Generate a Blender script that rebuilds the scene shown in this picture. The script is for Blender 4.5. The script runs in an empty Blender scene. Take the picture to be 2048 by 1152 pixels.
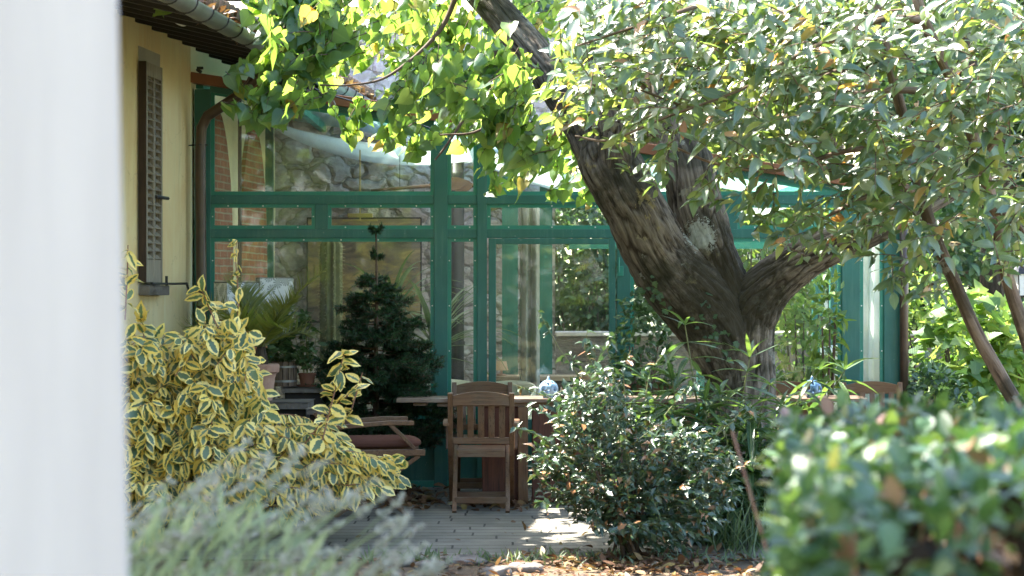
import bpy, math, random
import numpy as np
from mathutils import Vector, Matrix, noise
from math import radians as R_, sin, cos, pi

rnd = random.Random(7)
rng = np.random.default_rng(7)
SC = bpy.context.scene
COL = SC.collection

# ------------------------------------------------------------------ camera, sky, sun, exposure
F = 4155.0            # focal length in photo pixels (2048 wide)
EYE = 1.62
cam_data = bpy.data.cameras.new('camera')
cam_data.sensor_width = 36.0
cam_data.lens = F / 2048 * 36.0
cam_data.clip_start = 0.1
cam_data.clip_end = 2000
cam_data.dof.use_dof = True
cam_data.dof.focus_distance = 15.3
cam_data.dof.aperture_fstop = 3.6
cam = bpy.data.objects.new('camera', cam_data)
cam.location = (0, 0, EYE)
cam.rotation_euler = (R_(90), 0, 0)
COL.objects.link(cam)
SC.camera = cam

SUN = Vector((-0.54, 0.35, 1.0)).normalized()      # towards the sun
elev = math.asin(SUN.z)
world = bpy.data.worlds.new('World')
SC.world = world
world.use_nodes = True
wn = world.node_tree
sky = wn.nodes.new('ShaderNodeTexSky')
sky.sky_type = 'NISHITA'
sky.sun_disc = False
sky.sun_elevation = elev
sky.sun_rotation = math.atan2(SUN.x, SUN.y)
sky.air_density = 1.0
sky.dust_density = 1.6
sky.ozone_density = 1.0
bg = wn.nodes['Background']
wn.links.new(sky.outputs[0], bg.inputs[0])
bg.inputs[1].default_value = 0.15
sl = bpy.data.lights.new('sun', 'SUN')
sl.energy = 4.6
sl.angle = R_(0.5)
sl.color = (1.0, 0.94, 0.84)
so = bpy.data.objects.new('sun', sl)
so.rotation_euler = SUN.to_track_quat('Z', 'Y').to_euler()
so.location = (0, 0, 30)
COL.objects.link(so)
SC.view_settings.view_transform = 'Standard'
SC.view_settings.look = 'None'
SC.view_settings.gamma = 1.0
SC.view_settings.exposure = 3.0
SC.cycles.transparent_max_bounces = 24
SC.cycles.max_bounces = 10
SC.cycles.diffuse_bounces = 5
SC.cycles.transmission_bounces = 8
SC.cycles.sample_clamp_indirect = 8.0
SC.cycles.caustics_reflective = False
SC.cycles.caustics_refractive = False


def P(px, py, d):
    """a point on the ray of photo pixel (px,py) at distance d in front of the camera"""
    return Vector(((px - 1024) * d / F, d, EYE - (py - 576) * d / F))


# ------------------------------------------------------------------ object helpers
def tag(o, label=None, cat=None, group=None, kind=None):
    if label: o['label'] = label
    if cat: o['category'] = cat
    if group: o['group'] = group
    if kind: o['kind'] = kind
    return o


def empty(name, loc, label=None, cat=None, group=None, rz=0):
    o = bpy.data.objects.new(name, None)
    o.empty_display_size = 0.1
    o.location = loc
    o.rotation_euler = (0, 0, rz)
    COL.objects.link(o)
    return tag(o, label, cat, group)


def copy_tree(o, parent=None):
    c = o.copy()
    COL.objects.link(c)
    if parent: c.parent = parent
    for ch in list(o.children):
        copy_tree(ch, c)
    return c


class MB:
    """collects geometry for ONE mesh object"""
    def __init__(self):
        self.v = []; self.f = []; self.uv = []; self.n = 0; self.att = []

    def add(self, verts, faces, uvs=None):
        verts = np.asarray(verts, dtype=float).reshape(-1, 3)
        base = self.n
        self.v.append(verts)
        for f in faces:
            self.f.append([i + base for i in f])
        self.uv.append(np.zeros((len(verts), 2)) if uvs is None else np.asarray(uvs, dtype=float))
        self.n += len(verts)
        return self

    def box(self, c, s, rot=None):
        c = np.array(c); h = np.array(s) / 2
        vs = np.array([[x, y, z] for x in (-1, 1) for y in (-1, 1) for z in (-1, 1)]) * h
        if rot is not None:
            vs = vs @ np.array(rot.to_3x3()).T
        vs = vs + c
        return self.add(vs, [(0, 1, 3, 2), (4, 6, 7, 5), (0, 4, 5, 1), (2, 3, 7, 6), (0, 2, 6, 4), (1, 5, 7, 3)])

    def box2(self, a, b):
        a = np.array(a); b = np.array(b)
        return self.box((a + b) / 2, np.abs(b - a))

    def bar(self, a, b, w, h, up=(0, 0, 1)):
        """bar with rectangular section from a to b: w sideways, h along up"""
        a = Vector(a); b = Vector(b)
        d = (b - a).normalized()
        u = Vector(up)
        s = d.cross(u)
        if s.length < 1e-4: s = d.cross(Vector((0, 1, 0)))
        s.normalize(); u = s.cross(d).normalized()
        vs = []
        for p in (a, b):
            for (i, j) in ((-1, -1), (1, -1), (1, 1), (-1, 1)):
                vs.append(p + s * (w / 2 * i) + u * (h / 2 * j))
        return self.add([tuple(v) for v in vs],
                        [(3, 2, 1, 0), (4, 5, 6, 7), (0, 1, 5, 4), (1, 2, 6, 5), (2, 3, 7, 6), (3, 0, 4, 7)])

    def tube(self, pts, rad, sides=8, disp=None, cap=True, ref=(0, 1, 0)):
        pts = [Vector(p) for p in pts]
        n = len(pts)
        if not hasattr(rad, '__len__'): rad = [rad] * n
        ref = Vector(ref)
        vs = []; uvs = []; L = 0
        for i, p in enumerate(pts):
            t = (pts[min(i + 1, n - 1)] - pts[max(i - 1, 0)])
            if t.length < 1e-7: t = Vector((0, 0, 1))
            t.normalize()
            s = ref - t * ref.dot(t)
            if s.length < 0.05:
                r2 = Vector((1, 0, 0.3)); s = r2 - t * r2.dot(t)
            s.normalize(); b = t.cross(s)
            if i: L += (p - pts[i - 1]).length
            for k in range(sides):
                a = 2 * pi * k / sides
                r = rad[i]
                if disp:
                    q = disp(a, L, r, p)
                    if isinstance(q, tuple):
                        self.att.append(q[1]); q = q[0]
                    r = r + q
                vs.append(p + (s * cos(a) + b * sin(a)) * r)
                uvs.append((k / sides, L))
        fs = []
        for i in range(n - 1):
            for k in range(sides):
                k2 = (k + 1) % sides
                fs.append((i * sides + k, i * sides + k2, (i + 1) * sides + k2, (i + 1) * sides + k))
        if cap:
            fs.append(tuple(reversed(range(sides))))
            fs.append(tuple(range((n - 1) * sides, n * sides)))
        return self.add([tuple(v) for v in vs], fs, uvs)

    def lathe(self, prof, c=(0, 0, 0), seg=24, close=True):
        vs = []
        for (r, z) in prof:
            for k in range(seg):
                a = 2 * pi * k / seg
                vs.append((c[0] + r * cos(a), c[1] + r * sin(a), c[2] + z))
        fs = []
        for i in range(len(prof) - 1):
            for k in range(seg):
                k2 = (k + 1) % seg
                fs.append((i * seg + k, i * seg + k2, (i + 1) * seg + k2, (i + 1) * seg + k))
        if close:
            fs.append(tuple(reversed(range(seg))))
            fs.append(tuple(range((len(prof) - 1) * seg, len(prof) * seg)))
        return self.add(vs, fs)

    def grid(self, fn, nu, nv):
        vs = []; uvs = []
        for i in range(nu + 1):
            for j in range(nv + 1):
                vs.append(tuple(fn(i / nu, j / nv))); uvs.append((i / nu, j / nv))
        fs = [(i * (nv + 1) + j, (i + 1) * (nv + 1) + j, (i + 1) * (nv + 1) + j + 1, i * (nv + 1) + j + 1)
              for i in range(nu) for j in range(nv)]
        return self.add(vs, fs, uvs)

    def prism(self, poly, d0, d1, axis=1):
        """poly in the two other axes, extruded along axis from d0 to d1"""
        n = len(poly); vs = []
        for d in (d0, d1):
            for (a, b) in poly:
                v = [0, 0, 0]; o = [k for k in range(3) if k != axis]
                v[o[0]] = a; v[o[1]] = b; v[axis] = d
                vs.append(v)
        fs = [tuple(range(n)), tuple(reversed(range(n, 2 * n)))]
        for k in range(n):
            k2 = (k + 1) % n
            fs.append((k, k + n, k2 + n, k2))
        return self.add(vs, fs)

    def build(self, name, material, parent=None, origin=(0, 0, 0), smooth=False, bevel=0.0, solid=0.0, sub=0):
        v = np.concatenate(self.v) - np.array(origin, dtype=float)
        uv = np.concatenate(self.uv)
        me = bpy.data.meshes.new(name)
        me.from_pydata(v.tolist(), [], self.f)
        l = me.uv_layers.new(name='UVMap')
        idx = np.zeros(len(me.loops), dtype=np.int32)
        me.loops.foreach_get('vertex_index', idx)
        l.data.foreach_set('uv', uv[idx].ravel())
        if len(self.att) == len(v):
            at = me.attributes.new('furrow', 'FLOAT', 'POINT'); at.data.foreach_set('value', np.array(self.att, dtype=np.float32))
        me.materials.append(material)
        if smooth:
            me.polygons.foreach_set('use_smooth', np.ones(len(me.polygons), dtype=bool))
        o = bpy.data.objects.new(name, me)
        COL.objects.link(o)
        if parent:
            o.parent = parent
        else:
            o.location = origin
        if solid:
            m = o.modifiers.new('solid', 'SOLIDIFY'); m.thickness = solid; m.offset = 0
        if bevel:
            m = o.modifiers.new('bevel', 'BEVEL'); m.width = bevel; m.segments = 2; m.limit_method = 'ANGLE'
            m.angle_limit = R_(50)
        if sub:
            m = o.modifiers.new('sub', 'SUBSURF'); m.levels = sub; m.render_levels = sub
        return o


# ------------------------------------------------------------------ leaves
def leaf_template(stations, fold=0.25, curl=0.25, twist=0.0, wave=0.0):
    """stations: (y, halfwidth).  3 verts each: left edge, rib, right edge; uv.x = 0 on the rib and 1 on the edge"""
    vs = []; uv = []
    for i, (y, w) in enumerate(stations):
        z = -curl * y * y
        wv = wave * sin(i * 2.3)
        vs += [(-w, y, z + fold * w + wv * w), (0, y, z), (w, y, z + fold * w - wv * w)]
        uv += [(1, y), (0, y), (1, y)]
    fs = []
    for i in range(len(stations) - 1):
        a = 3 * i
        fs += [(a, a + 1, a + 4, a + 3), (a + 1, a + 2, a + 5, a + 4)]
    return np.array(vs), np.array(uv), np.array(fs)


HEART = leaf_template([(0.10, .02), (-.04, .20), (.06, .40), (.24, .47), (.46, .41), (.68, .26), (.88, .09), (1.04, .005)], .22, .22, wave=.12)
OVAL = leaf_template([(0, .02), (.14, .13), (.38, .22), (.62, .19), (.84, .09), (1, .005)], .30, .28)
WAVY = leaf_template([(0, .02), (.12, .17), (.32, .27), (.55, .28), (.76, .20), (.91, .08), (1, .004)], .16, .25, wave=.16)
HOLLY = leaf_template([(0, .02), (.2, .24), (.34, .18), (.55, .27), (.75, .13), (1, .004)], .45, .3)
LANCE = leaf_template([(0, .012), (.15, .055), (.4, .074), (.65, .065), (.85, .034), (1, .003)], .35, .35)
ROUND = leaf_template([(0, .03), (.18, .22), (.45, .30), (.72, .24), (.92, .10), (1, .01)], .22, .18)
QUAD = leaf_template([(0, .10), (.45, .34), (1, .02)], .25, .25)
LOBED = leaf_template([(0, .05), (.10, .38), (.30, .30), (.42, .50), (.60, .26), (.74, .22), (1, .005)], .2, .3)
BLADE = leaf_template([(0, .03), (.25, .045), (.5, .045), (.75, .03), (1, .002)], .3, .55)


def nrmz(a):
    return a / np.maximum(np.linalg.norm(a, axis=-1, keepdims=True), 1e-9)


def leaf_mesh(name, material, tmpl, pos, dirs, nrm, size, parent=None, origin=(0, 0, 0), wfac=None, smooth=True):
    tv, tuv, tf = tmpl
    pos = np.asarray(pos) - np.array(origin, dtype=float)
    dirs = nrmz(np.asarray(dirs)); side = nrmz(np.cross(dirs, nrm)); nn = np.cross(side, dirs)
    size = np.asarray(size)[:, None, None]
    wf = np.ones(len(pos)) if wfac is None else np.asarray(wfac)
    zk = rng.uniform(.1, 2.1, len(pos))[:, None, None]
    V = (pos[:, None, :] + size * (tv[None, :, 0:1] * side[:, None, :] * wf[:, None, None]
                                   + tv[None, :, 1:2] * dirs[:, None, :] + tv[None, :, 2:3] * zk * nn[:, None, :]))
    N = len(pos); k = len(tv); q = len(tf)
    faces = (tf[None] + (np.arange(N) * k)[:, None, None]).reshape(-1)
    me = bpy.data.meshes.new(name)
    me.vertices.add(N * k); me.vertices.foreach_set('co', V.reshape(-1))
    me.loops.add(N * q * 4); me.loops.foreach_set('vertex_index', faces.astype(np.int32))
    me.polygons.add(N * q)
    me.polygons.foreach_set('loop_start', np.arange(0, N * q * 4, 4, dtype=np.int32))
    me.update(calc_edges=True)
    l = me.uv_layers.new(name='UVMap')
    l.data.foreach_set('uv', np.tile(tuv, (N, 1))[faces].ravel())
    if smooth:
        me.polygons.foreach_set('use_smooth', np.ones(N * q, dtype=bool))
    me.materials.append(material)
    me.validate()
    o = bpy.data.objects.new(name, me)
    COL.objects.link(o)
    if parent: o.parent = parent
    else: o.location = origin
    return o


def rand_unit(n):
    return nrmz(rng.normal(size=(n, 3)))


def in_poly(x, y, poly):
    c = False; n = len(poly)
    for i in range(n):
        x1, y1 = poly[i]; x2, y2 = poly[i - 1]
        if (y1 > y) != (y2 > y) and x < (x2 - x1) * (y - y1) / (y2 - y1) + x1:
            c = not c
    return c


def sample_poly(poly, n):
    xs = [p[0] for p in poly]; ys = [p[1] for p in poly]; out = []
    while len(out) < n:
        x = rnd.uniform(min(xs), max(xs)); y = rnd.uniform(min(ys), max(ys))
        if in_poly(x, y, poly): out.append((x, y))
    return out


class Leaves:
    """collects leaves and the twigs that carry them"""
    def __init__(self):
        self.p = []; self.d = []; self.n = []; self.s = []
        self.tw = MB()

    def one(self, p, d, n, s):
        self.p.append(tuple(p)); self.d.append(tuple(d)); self.n.append(tuple(n)); self.s.append(s)

    def spray(self, tip, tdir, length, count, size, droop=0.3, up=0.8, rt=0.004, spread=0.9, jit=0.35, sag=0.25, sv=0.25, nb=(0, 0), ns=.6, flat=0):
        """a twig that ends at tip, with alternate leaves along it"""
        tip = Vector(tip); T = Vector(tdir).normalized()
        side = T.cross(Vector((0, 0, 1)))
        if side.length < .05: side = Vector((1, 0, 0))
        side.normalize()
        pts = []
        for i in range(5):
            t = i / 4
            pts.append(tip - T * length * (1 - t) + Vector((0, 0, -sag * length * t * t)))
        self.tw.tube(pts, [rt * (1.3 - .9 * i / 4) for i in range(5)], 4, cap=False)
        sg = rnd.choice((-1, 1))
        for i in range(count):
            t = (i + rnd.random() * .6) / count
            k = min(3, int(t * 4)); ft = t * 4 - k
            p = pts[k].lerp(pts[k + 1], min(ft, 1))
            sg = -sg
            d = T * rnd.uniform(.2, .8) + side * sg * spread * rnd.uniform(.5, 1.1) + Vector((0, 0, -droop))
            d += Vector((rnd.gauss(0, jit), rnd.gauss(0, jit), rnd.gauss(0, jit)))
            if i == count - 1: d = T + Vector((0, 0, -droop * .6))
            if flat:
                m = Vector((nb[0], nb[1], up)).normalized(); d = d - m * (flat * d.dot(m))
            d.normalize()
            n = Vector((rnd.gauss(0, ns) + nb[0], rnd.gauss(0, ns) + nb[1], up))
            self.one(p, d, n, size * rnd.uniform(1 - sv, 1 + sv))

    def build(self, tmpl, material, twig_mat, parent, origin, name='crown', twig_name='twigs', wr=.12):
        o = leaf_mesh(name, material, tmpl, self.p, self.d, self.n, self.s, parent, origin,
                      wfac=np.clip(rng.normal(1, wr, len(self.p)), .65, 1.35))
        if self.tw.n:
            self.tw.build(twig_name, twig_mat, parent, origin, smooth=True)
        return o


# ------------------------------------------------------------------ materials
def new_mat(name):
    m = bpy.data.materials.new(name); m.use_nodes = True
    nt = m.node_tree
    return m, nt, nt.nodes['Principled BSDF'], nt.nodes['Material Output']


def ramp(nt, fac, cols, interp='LINEAR'):
    r = nt.nodes.new('ShaderNodeValToRGB')
    r.color_ramp.interpolation = interp
    e = r.color_ramp.elements
    while len(e) < len(cols): e.new(0.5)
    for i, (p, c) in enumerate(cols):
        e[i].position = p; e[i].color = (c[0], c[1], c[2], 1)
    nt.links.new(fac, r.inputs[0])
    return r.outputs[0]


def coords(nt, kind='Object', scale=(1, 1, 1)):
    t = nt.nodes.new('ShaderNodeTexCoord'); mp = nt.nodes.new('ShaderNodeMapping')
    mp.inputs['Scale'].default_value = scale
    nt.links.new(t.outputs[kind], mp.inputs[0])
    return mp.outputs[0]


def nz(nt, vec, scale, detail=5, rough=.55, dist=0):
    n = nt.nodes.new('ShaderNodeTexNoise')
    n.inputs['Scale'].default_value = scale; n.inputs['Detail'].default_value = detail
    n.inputs['Roughness'].default_value = rough; n.inputs['Distortion'].default_value = dist
    nt.links.new(vec, n.inputs['Vector'])
    return n.outputs['Fac']


def mixc(nt, fac, a, b, blend='MIX'):
    m = nt.nodes.new('ShaderNodeMix'); m.data_type = 'RGBA'; m.blend_type = blend
    if isinstance(fac, (int, float)): m.inputs[0].default_value = fac
    else: nt.links.new(fac, m.inputs[0])
    for s, v in ((6, a), (7, b)):
        if hasattr(v, 'is_output'): nt.links.new(v, m.inputs[s])
        else: m.inputs[s].default_value = (v[0], v[1], v[2], 1)
    return m.outputs[2]


def math_(nt, op, a, b=None):
    m = nt.nodes.new('ShaderNodeMath'); m.operation = op
    for s, v in ((0, a), (1, b)):
        if v is None: continue
        if hasattr(v, 'is_output'): nt.links.new(v, m.inputs[s])
        else: m.inputs[s].default_value = v
    return m.outputs[0]


def bump(nt, h, strength, dist=0.01):
    b = nt.nodes.new('ShaderNodeBump')
    b.inputs['Strength'].default_value = strength; b.inputs['Distance'].default_value = dist
    nt.links.new(h, b.inputs['Height'])
    return b.outputs[0]


def mat_noise(name, c1, c2, scale=6, rough=.6, bs=.3, bscale=40, stretch=(1, 1, 1), spec=.4, bd=.005, rv=.12, detail=6, metal=0):
    m, nt, p, out = new_mat(name)
    v = coords(nt, 'Object', stretch)
    n = nz(nt, v, scale, detail)
    nt.links.new(ramp(nt, n, [(.3, c1), (.7, c2)]), p.inputs['Base Color'])
    n2 = nz(nt, v, bscale, 4)
    nt.links.new(bump(nt, n2, bs, bd), p.inputs['Normal'])
    mr = nt.nodes.new('ShaderNodeMapRange')
    mr.inputs[3].default_value = max(0.02, rough - rv); mr.inputs[4].default_value = min(1, rough + rv)
    nt.links.new(n, mr.inputs[0]); nt.links.new(mr.outputs[0], p.inputs['Roughness'])
    p.inputs['Specular IOR Level'].default_value = spec
    p.inputs['Metallic'].default_value = metal
    return m


def mat_leaf(name, cols, tcols, trans=.45, rough=.38, spec=.5, vein=.15):
    m, nt, p, out = new_mat(name)
    g = nt.nodes.new('ShaderNodeNewGeometry')
    n = nz(nt, coords(nt, 'Object'), 9, 3)
    c = ramp(nt, g.outputs['Random Per Island'], cols)
    c = mixc(nt, math_(nt, 'MULTIPLY', n, .5), c, (.6, .65, .45), 'MULTIPLY')
    uv = nt.nodes.new('ShaderNodeUVMap'); sp = nt.nodes.new('ShaderNodeSeparateXYZ')
    nt.links.new(uv.outputs[0], sp.inputs[0])
    rib = math_(nt, 'LESS_THAN', sp.outputs[0], .08)
    c = mixc(nt, math_(nt, 'MULTIPLY', rib, vein), c, (.45, .5, .2))
    nt.links.new(c, p.inputs['Base Color'])
    p.inputs['Roughness'].default_value = rough
    p.inputs['Specular IOR Level'].default_value = spec
    wv = nt.nodes.new('ShaderNodeTexWave'); wv.wave_type = 'BANDS'; wv.bands_direction = 'Y'
    wv.inputs['Scale'].default_value = 4; wv.inputs['Distortion'].default_value = 1.5
    nt.links.new(uv.outputs[0], wv.inputs['Vector'])
    nt.links.new(bump(nt, wv.outputs['Fac'], .25, .004), p.inputs['Normal'])
    t = nt.nodes.new('ShaderNodeBsdfTranslucent')
    tc = ramp(nt, g.outputs['Random Per Island'], tcols)
    nt.links.new(tc, t.inputs[0])
    mx = nt.nodes.new('ShaderNodeMixShader'); mx.inputs[0].default_value = trans
    nt.links.new(p.outputs[0], mx.inputs[1]); nt.links.new(t.outputs[0], mx.inputs[2])
    nt.links.new(mx.outputs[0], out.inputs[0])
    return m


def mat_variegated(name):
    m, nt, p, out = new_mat(name)
    g = nt.nodes.new('ShaderNodeNewGeometry')
    uv = nt.nodes.new('ShaderNodeUVMap'); sp = nt.nodes.new('ShaderNodeSeparateXYZ')
    nt.links.new(uv.outputs[0], sp.inputs[0])
    n = nz(nt, coords(nt, 'Object'), 45, 3)
    u = math_(nt, 'ADD', sp.outputs[0], math_(nt, 'MULTIPLY', math_(nt, 'SUBTRACT', n, .5), .9))
    tipf = math_(nt, 'MULTIPLY', math_(nt, 'GREATER_THAN', sp.outputs[1], .86), .5)
    u = math_(nt, 'ADD', u, tipf)
    rr = nt.nodes.new('ShaderNodeTexWhiteNoise'); rr.noise_dimensions = '1D'; nt.links.new(g.outputs['Random Per Island'], rr.inputs['W'])
    thr = math_(nt, 'ADD', .20, math_(nt, 'MULTIPLY', rr.outputs['Value'], .46))
    e = math_(nt, 'GREATER_THAN', u, thr)
    grn = ramp(nt, g.outputs['Random Per Island'], [(0, (.07, .125, .08)), (.5, (.11, .17, .10)), (1, (.15, .21, .11))])
    yel = ramp(nt, g.outputs['Random Per Island'], [(0, (.94, .70, .15)), (.5, (.97, .80, .28)), (.85, (.88, .62, .11)), (1, (.64, .42, .09))])
    c = mixc(nt, e, grn, yel)
    nt.links.new(c, p.inputs['Base Color'])
    p.inputs['Roughness'].default_value = .36
    p.inputs['Specular IOR Level'].default_value = .55
    t = nt.nodes.new('ShaderNodeBsdfTranslucent')
    nt.links.new(mixc(nt, e, (.20, .32, .06), (.90, .74, .24)), t.inputs[0])
    mx = nt.nodes.new('ShaderNodeMixShader'); mx.inputs[0].default_value = .3
    nt.links.new(p.outputs[0], mx.inputs[1]); nt.links.new(t.outputs[0], mx.inputs[2])
    nt.links.new(mx.outputs[0], out.inputs[0])
    return m


def mat_bark(name, c1, c2, moss=(.02, .022, .012), mossy=.55, lichen=True, uvs=(14, 1.6), lich_at=None, moss_at=None, furrow=False):
    m, nt, p, out = new_mat(name)
    u = coords(nt, 'UV', (uvs[0], uvs[1], 1))
    v = coords(nt, 'Object')
    n1 = nz(nt, u, 2.2, 8, .65, .4)
    c = ramp(nt, n1, [(.34, tuple(x * .25 for x in c1)), (.45, c1), (.64, c2)])
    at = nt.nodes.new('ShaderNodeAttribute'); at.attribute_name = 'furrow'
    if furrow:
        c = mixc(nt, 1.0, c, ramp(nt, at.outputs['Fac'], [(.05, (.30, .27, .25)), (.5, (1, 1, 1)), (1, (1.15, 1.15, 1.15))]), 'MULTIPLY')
    if mossy:
        n2 = nz(nt, v, 2.3, 5, .6, .3)
        f = ramp(nt, n2, [(.5 - .12 * mossy + .02, (0, 0, 0)), (.62 - .1 * mossy, (1, 1, 1))])
        c = mixc(nt, math_(nt, 'MULTIPLY', f, .65), c, moss)
    if lichen:
        n3 = nz(nt, v, 5, 7, .7)
        f = ramp(nt, n3, [(.59, (0, 0, 0)), (.62, (1, 1, 1))])
        n4 = nz(nt, v, 1.3, 2)
        lc = ramp(nt, n4, [(.50, (.27, .28, .25)), (.62, (.26, .21, .09))])
        c = mixc(nt, math_(nt, 'MULTIPLY', f, .65), c, lc)
    if lich_at:
        vs = nt.nodes.new('ShaderNodeVectorMath'); vs.operation = 'DISTANCE'
        gp = nt.nodes.new('ShaderNodeNewGeometry')
        nt.links.new(gp.outputs['Position'], vs.inputs[0]); vs.inputs[1].default_value = lich_at
        n5 = nz(nt, v, 30, 8, .75)
        d = math_(nt, 'ADD', vs.outputs['Value'], math_(nt, 'MULTIPLY', math_(nt, 'SUBTRACT', n5, .5), .42))
        f = math_(nt, 'LESS_THAN', d, .105)
        c = mixc(nt, math_(nt, 'MULTIPLY', f, .9), c, (.33, .35, .32))
    if moss_at:
        vs = nt.nodes.new('ShaderNodeVectorMath'); vs.operation = 'DISTANCE'
        gp = nt.nodes.new('ShaderNodeNewGeometry')
        nt.links.new(gp.outputs['Position'], vs.inputs[0]); vs.inputs[1].default_value = moss_at
        n6 = nz(nt, v, 6, 6, .7)
        d = math_(nt, 'ADD', vs.outputs['Value'], math_(nt, 'MULTIPLY', math_(nt, 'SUBTRACT', n6, .5), 1.1))
        c = mixc(nt, ramp(nt, d, [(.30, (.85, .85, .85)), (.52, (0, 0, 0))]), c, (.028, .024, .014))
    nt.links.new(c, p.inputs['Base Color'])
    p.inputs['Roughness'].default_value = .85
    p.inputs['Specular IOR Level'].default_value = .2
    nt.links.new(bump(nt, n1, .9, .03), p.inputs['Normal'])
    return m


def mat_wood(name, c1, c2, axis='X', rough=.45, scale=1.0, spec=.4, grey=None):
    m, nt, p, out = new_mat(name)
    st = {'X': (1.5, 30, 30), 'Y': (30, 1.5, 30), 'Z': (30, 30, 1.5)}[axis]
    v = coords(nt, 'Object', tuple(s * scale for s in st))
    n = nz(nt, v, 1.0, 6, .6, .6)
    c = ramp(nt, n, [(.3, c1), (.7, c2)])
    if grey:
        g = nz(nt, coords(nt, 'Object'), 5, 4)
        c = mixc(nt, ramp(nt, g, [(.45, (0, 0, 0)), (.65, (.7, .7, .7))]), c, grey)
    gr = ramp(nt, nz(nt, v, 3.5, 3, .7), [(.36, (.35, .32, .30)), (.46, (1, 1, 1))])
    c = mixc(nt, .75, c, gr, 'MULTIPLY')
    nt.links.new(c, p.inputs['Base Color'])
    p.inputs['Roughness'].default_value = rough
    p.inputs['Specular IOR Level'].default_value = spec
    nt.links.new(bump(nt, n, .3, .003), p.inputs['Normal'])
    return m


def mat_stone_wall(name):
    m, nt, p, out = new_mat(name)
    v = coords(nt, 'Object', (1, 1, 1.35))
    wob = nt.nodes.new('ShaderNodeTexNoise'); wob.inputs['Scale'].default_value = 3.2; wob.inputs['Detail'].default_value = 4
    nt.links.new(v, wob.inputs['Vector'])
    add = nt.nodes.new('ShaderNodeVectorMath'); add.operation = 'MULTIPLY_ADD'
    nt.links.new(wob.outputs['Color'], add.inputs[0]); add.inputs[1].default_value = (.34, .34, .34)
    nt.links.new(v, add.inputs[2])
    vo = nt.nodes.new('ShaderNodeTexVoronoi'); vo.feature = 'DISTANCE_TO_EDGE'; vo.inputs['Scale'].default_value = 3.4
    vc = nt.nodes.new('ShaderNodeTexVoronoi'); vc.inputs['Scale'].default_value = 3.4
    nt.links.new(add.outputs[0], vo.inputs['Vector']); nt.links.new(add.outputs[0], vc.inputs['Vector'])
    n = nz(nt, v, 9, 8, .65)
    sx = nt.nodes.new('ShaderNodeSeparateXYZ'); nt.links.new(vc.outputs['Color'], sx.inputs[0])
    c = ramp(nt, sx.outputs[0], [(0, (.50, .40, .40)), (.4, (.66, .55, .53)), (.7, (.61, .55, .56)), (1, (.68, .56, .51))])
    c = mixc(nt, .75, c, ramp(nt, n, [(.3, (.35, .33, .32)), (.7, (1, 1, 1))]), 'MULTIPLY')
    mort = ramp(nt, vo.outputs['Distance'], [(.0, (1, 1, 1)), (.035, (0, 0, 0))])
    c = mixc(nt, mort, c, (.27, .23, .21))
    nt.links.new(c, p.inputs['Base Color'])
    p.inputs['Roughness'].default_value = .9
    h = math_(nt, 'ADD', math_(nt, 'MINIMUM', math_(nt, 'MULTIPLY', vo.outputs['Distance'], 6), .9), math_(nt, 'MULTIPLY', n, .9))
    nt.links.new(bump(nt, h, 1.0, .05), p.inputs['Normal'])
    return m


def mat_brick(name, c1, c2, mortar, bw=.25, rh=.065, ms=.008, axes='YZ', offset=.5, noise_s=4, bd=.01, rough=.85, shift=False):
    m, nt, p, out = new_mat(name)
    t = nt.nodes.new('ShaderNodeTexCoord'); s = nt.nodes.new('ShaderNodeSeparateXYZ'); cb = nt.nodes.new('ShaderNodeCombineXYZ')
    nt.links.new(t.outputs['Object'], s.inputs[0])
    wob = nz(nt, t.outputs['Object'], 3.0, 3)
    for i, a in enumerate(axes):
        o = s.outputs['XYZ'.index(a)]
        o = math_(nt, 'ADD', o, math_(nt, 'MULTIPLY', wob, .02))
        if shift and i == 0:
            row = math_(nt, 'FLOOR', math_(nt, 'DIVIDE', math_(nt, 'ADD', s.outputs[1], math_(nt, 'MULTIPLY', wob, .02)), rh))
            w_ = nt.nodes.new('ShaderNodeTexWhiteNoise'); w_.noise_dimensions = '1D'
            nt.links.new(row, w_.inputs['W']); o = math_(nt, 'ADD', o, math_(nt, 'MULTIPLY', w_.outputs['Value'], bw))
        nt.links.new(o, cb.inputs[i])
    b = nt.nodes.new('ShaderNodeTexBrick')
    b.inputs['Scale'].default_value = 1.0
    b.inputs['Brick Width'].default_value = bw; b.inputs['Row Height'].default_value = rh
    b.inputs['Mortar Size'].default_value = ms; b.inputs['Mortar Smooth'].default_value = .3
    b.offset = offset
    b.inputs['Color1'].default_value = (*c1, 1); b.inputs['Color2'].default_value = (*c2, 1); b.inputs['Mortar'].default_value = (*mortar, 1)
    nt.links.new(cb.outputs[0], b.inputs['Vector'])
    n = nz(nt, t.outputs['Object'], noise_s, 8, .65)
    c = mixc(nt, .8, b.outputs['Color'], ramp(nt, n, [(.3, (.45, .43, .42)), (.7, (1.1, 1.1, 1.1))]), 'MULTIPLY')
    nt.links.new(c, p.inputs['Base Color'])
    p.inputs['Roughness'].default_value = rough
    h = math_(nt, 'ADD', math_(nt, 'SUBTRACT', 1.0, b.outputs['Fac']), math_(nt, 'MULTIPLY', nz(nt, t.outputs['Object'], 40, 5), .5))
    nt.links.new(bump(nt, h, .7, bd), p.inputs['Normal'])
    return m


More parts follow.
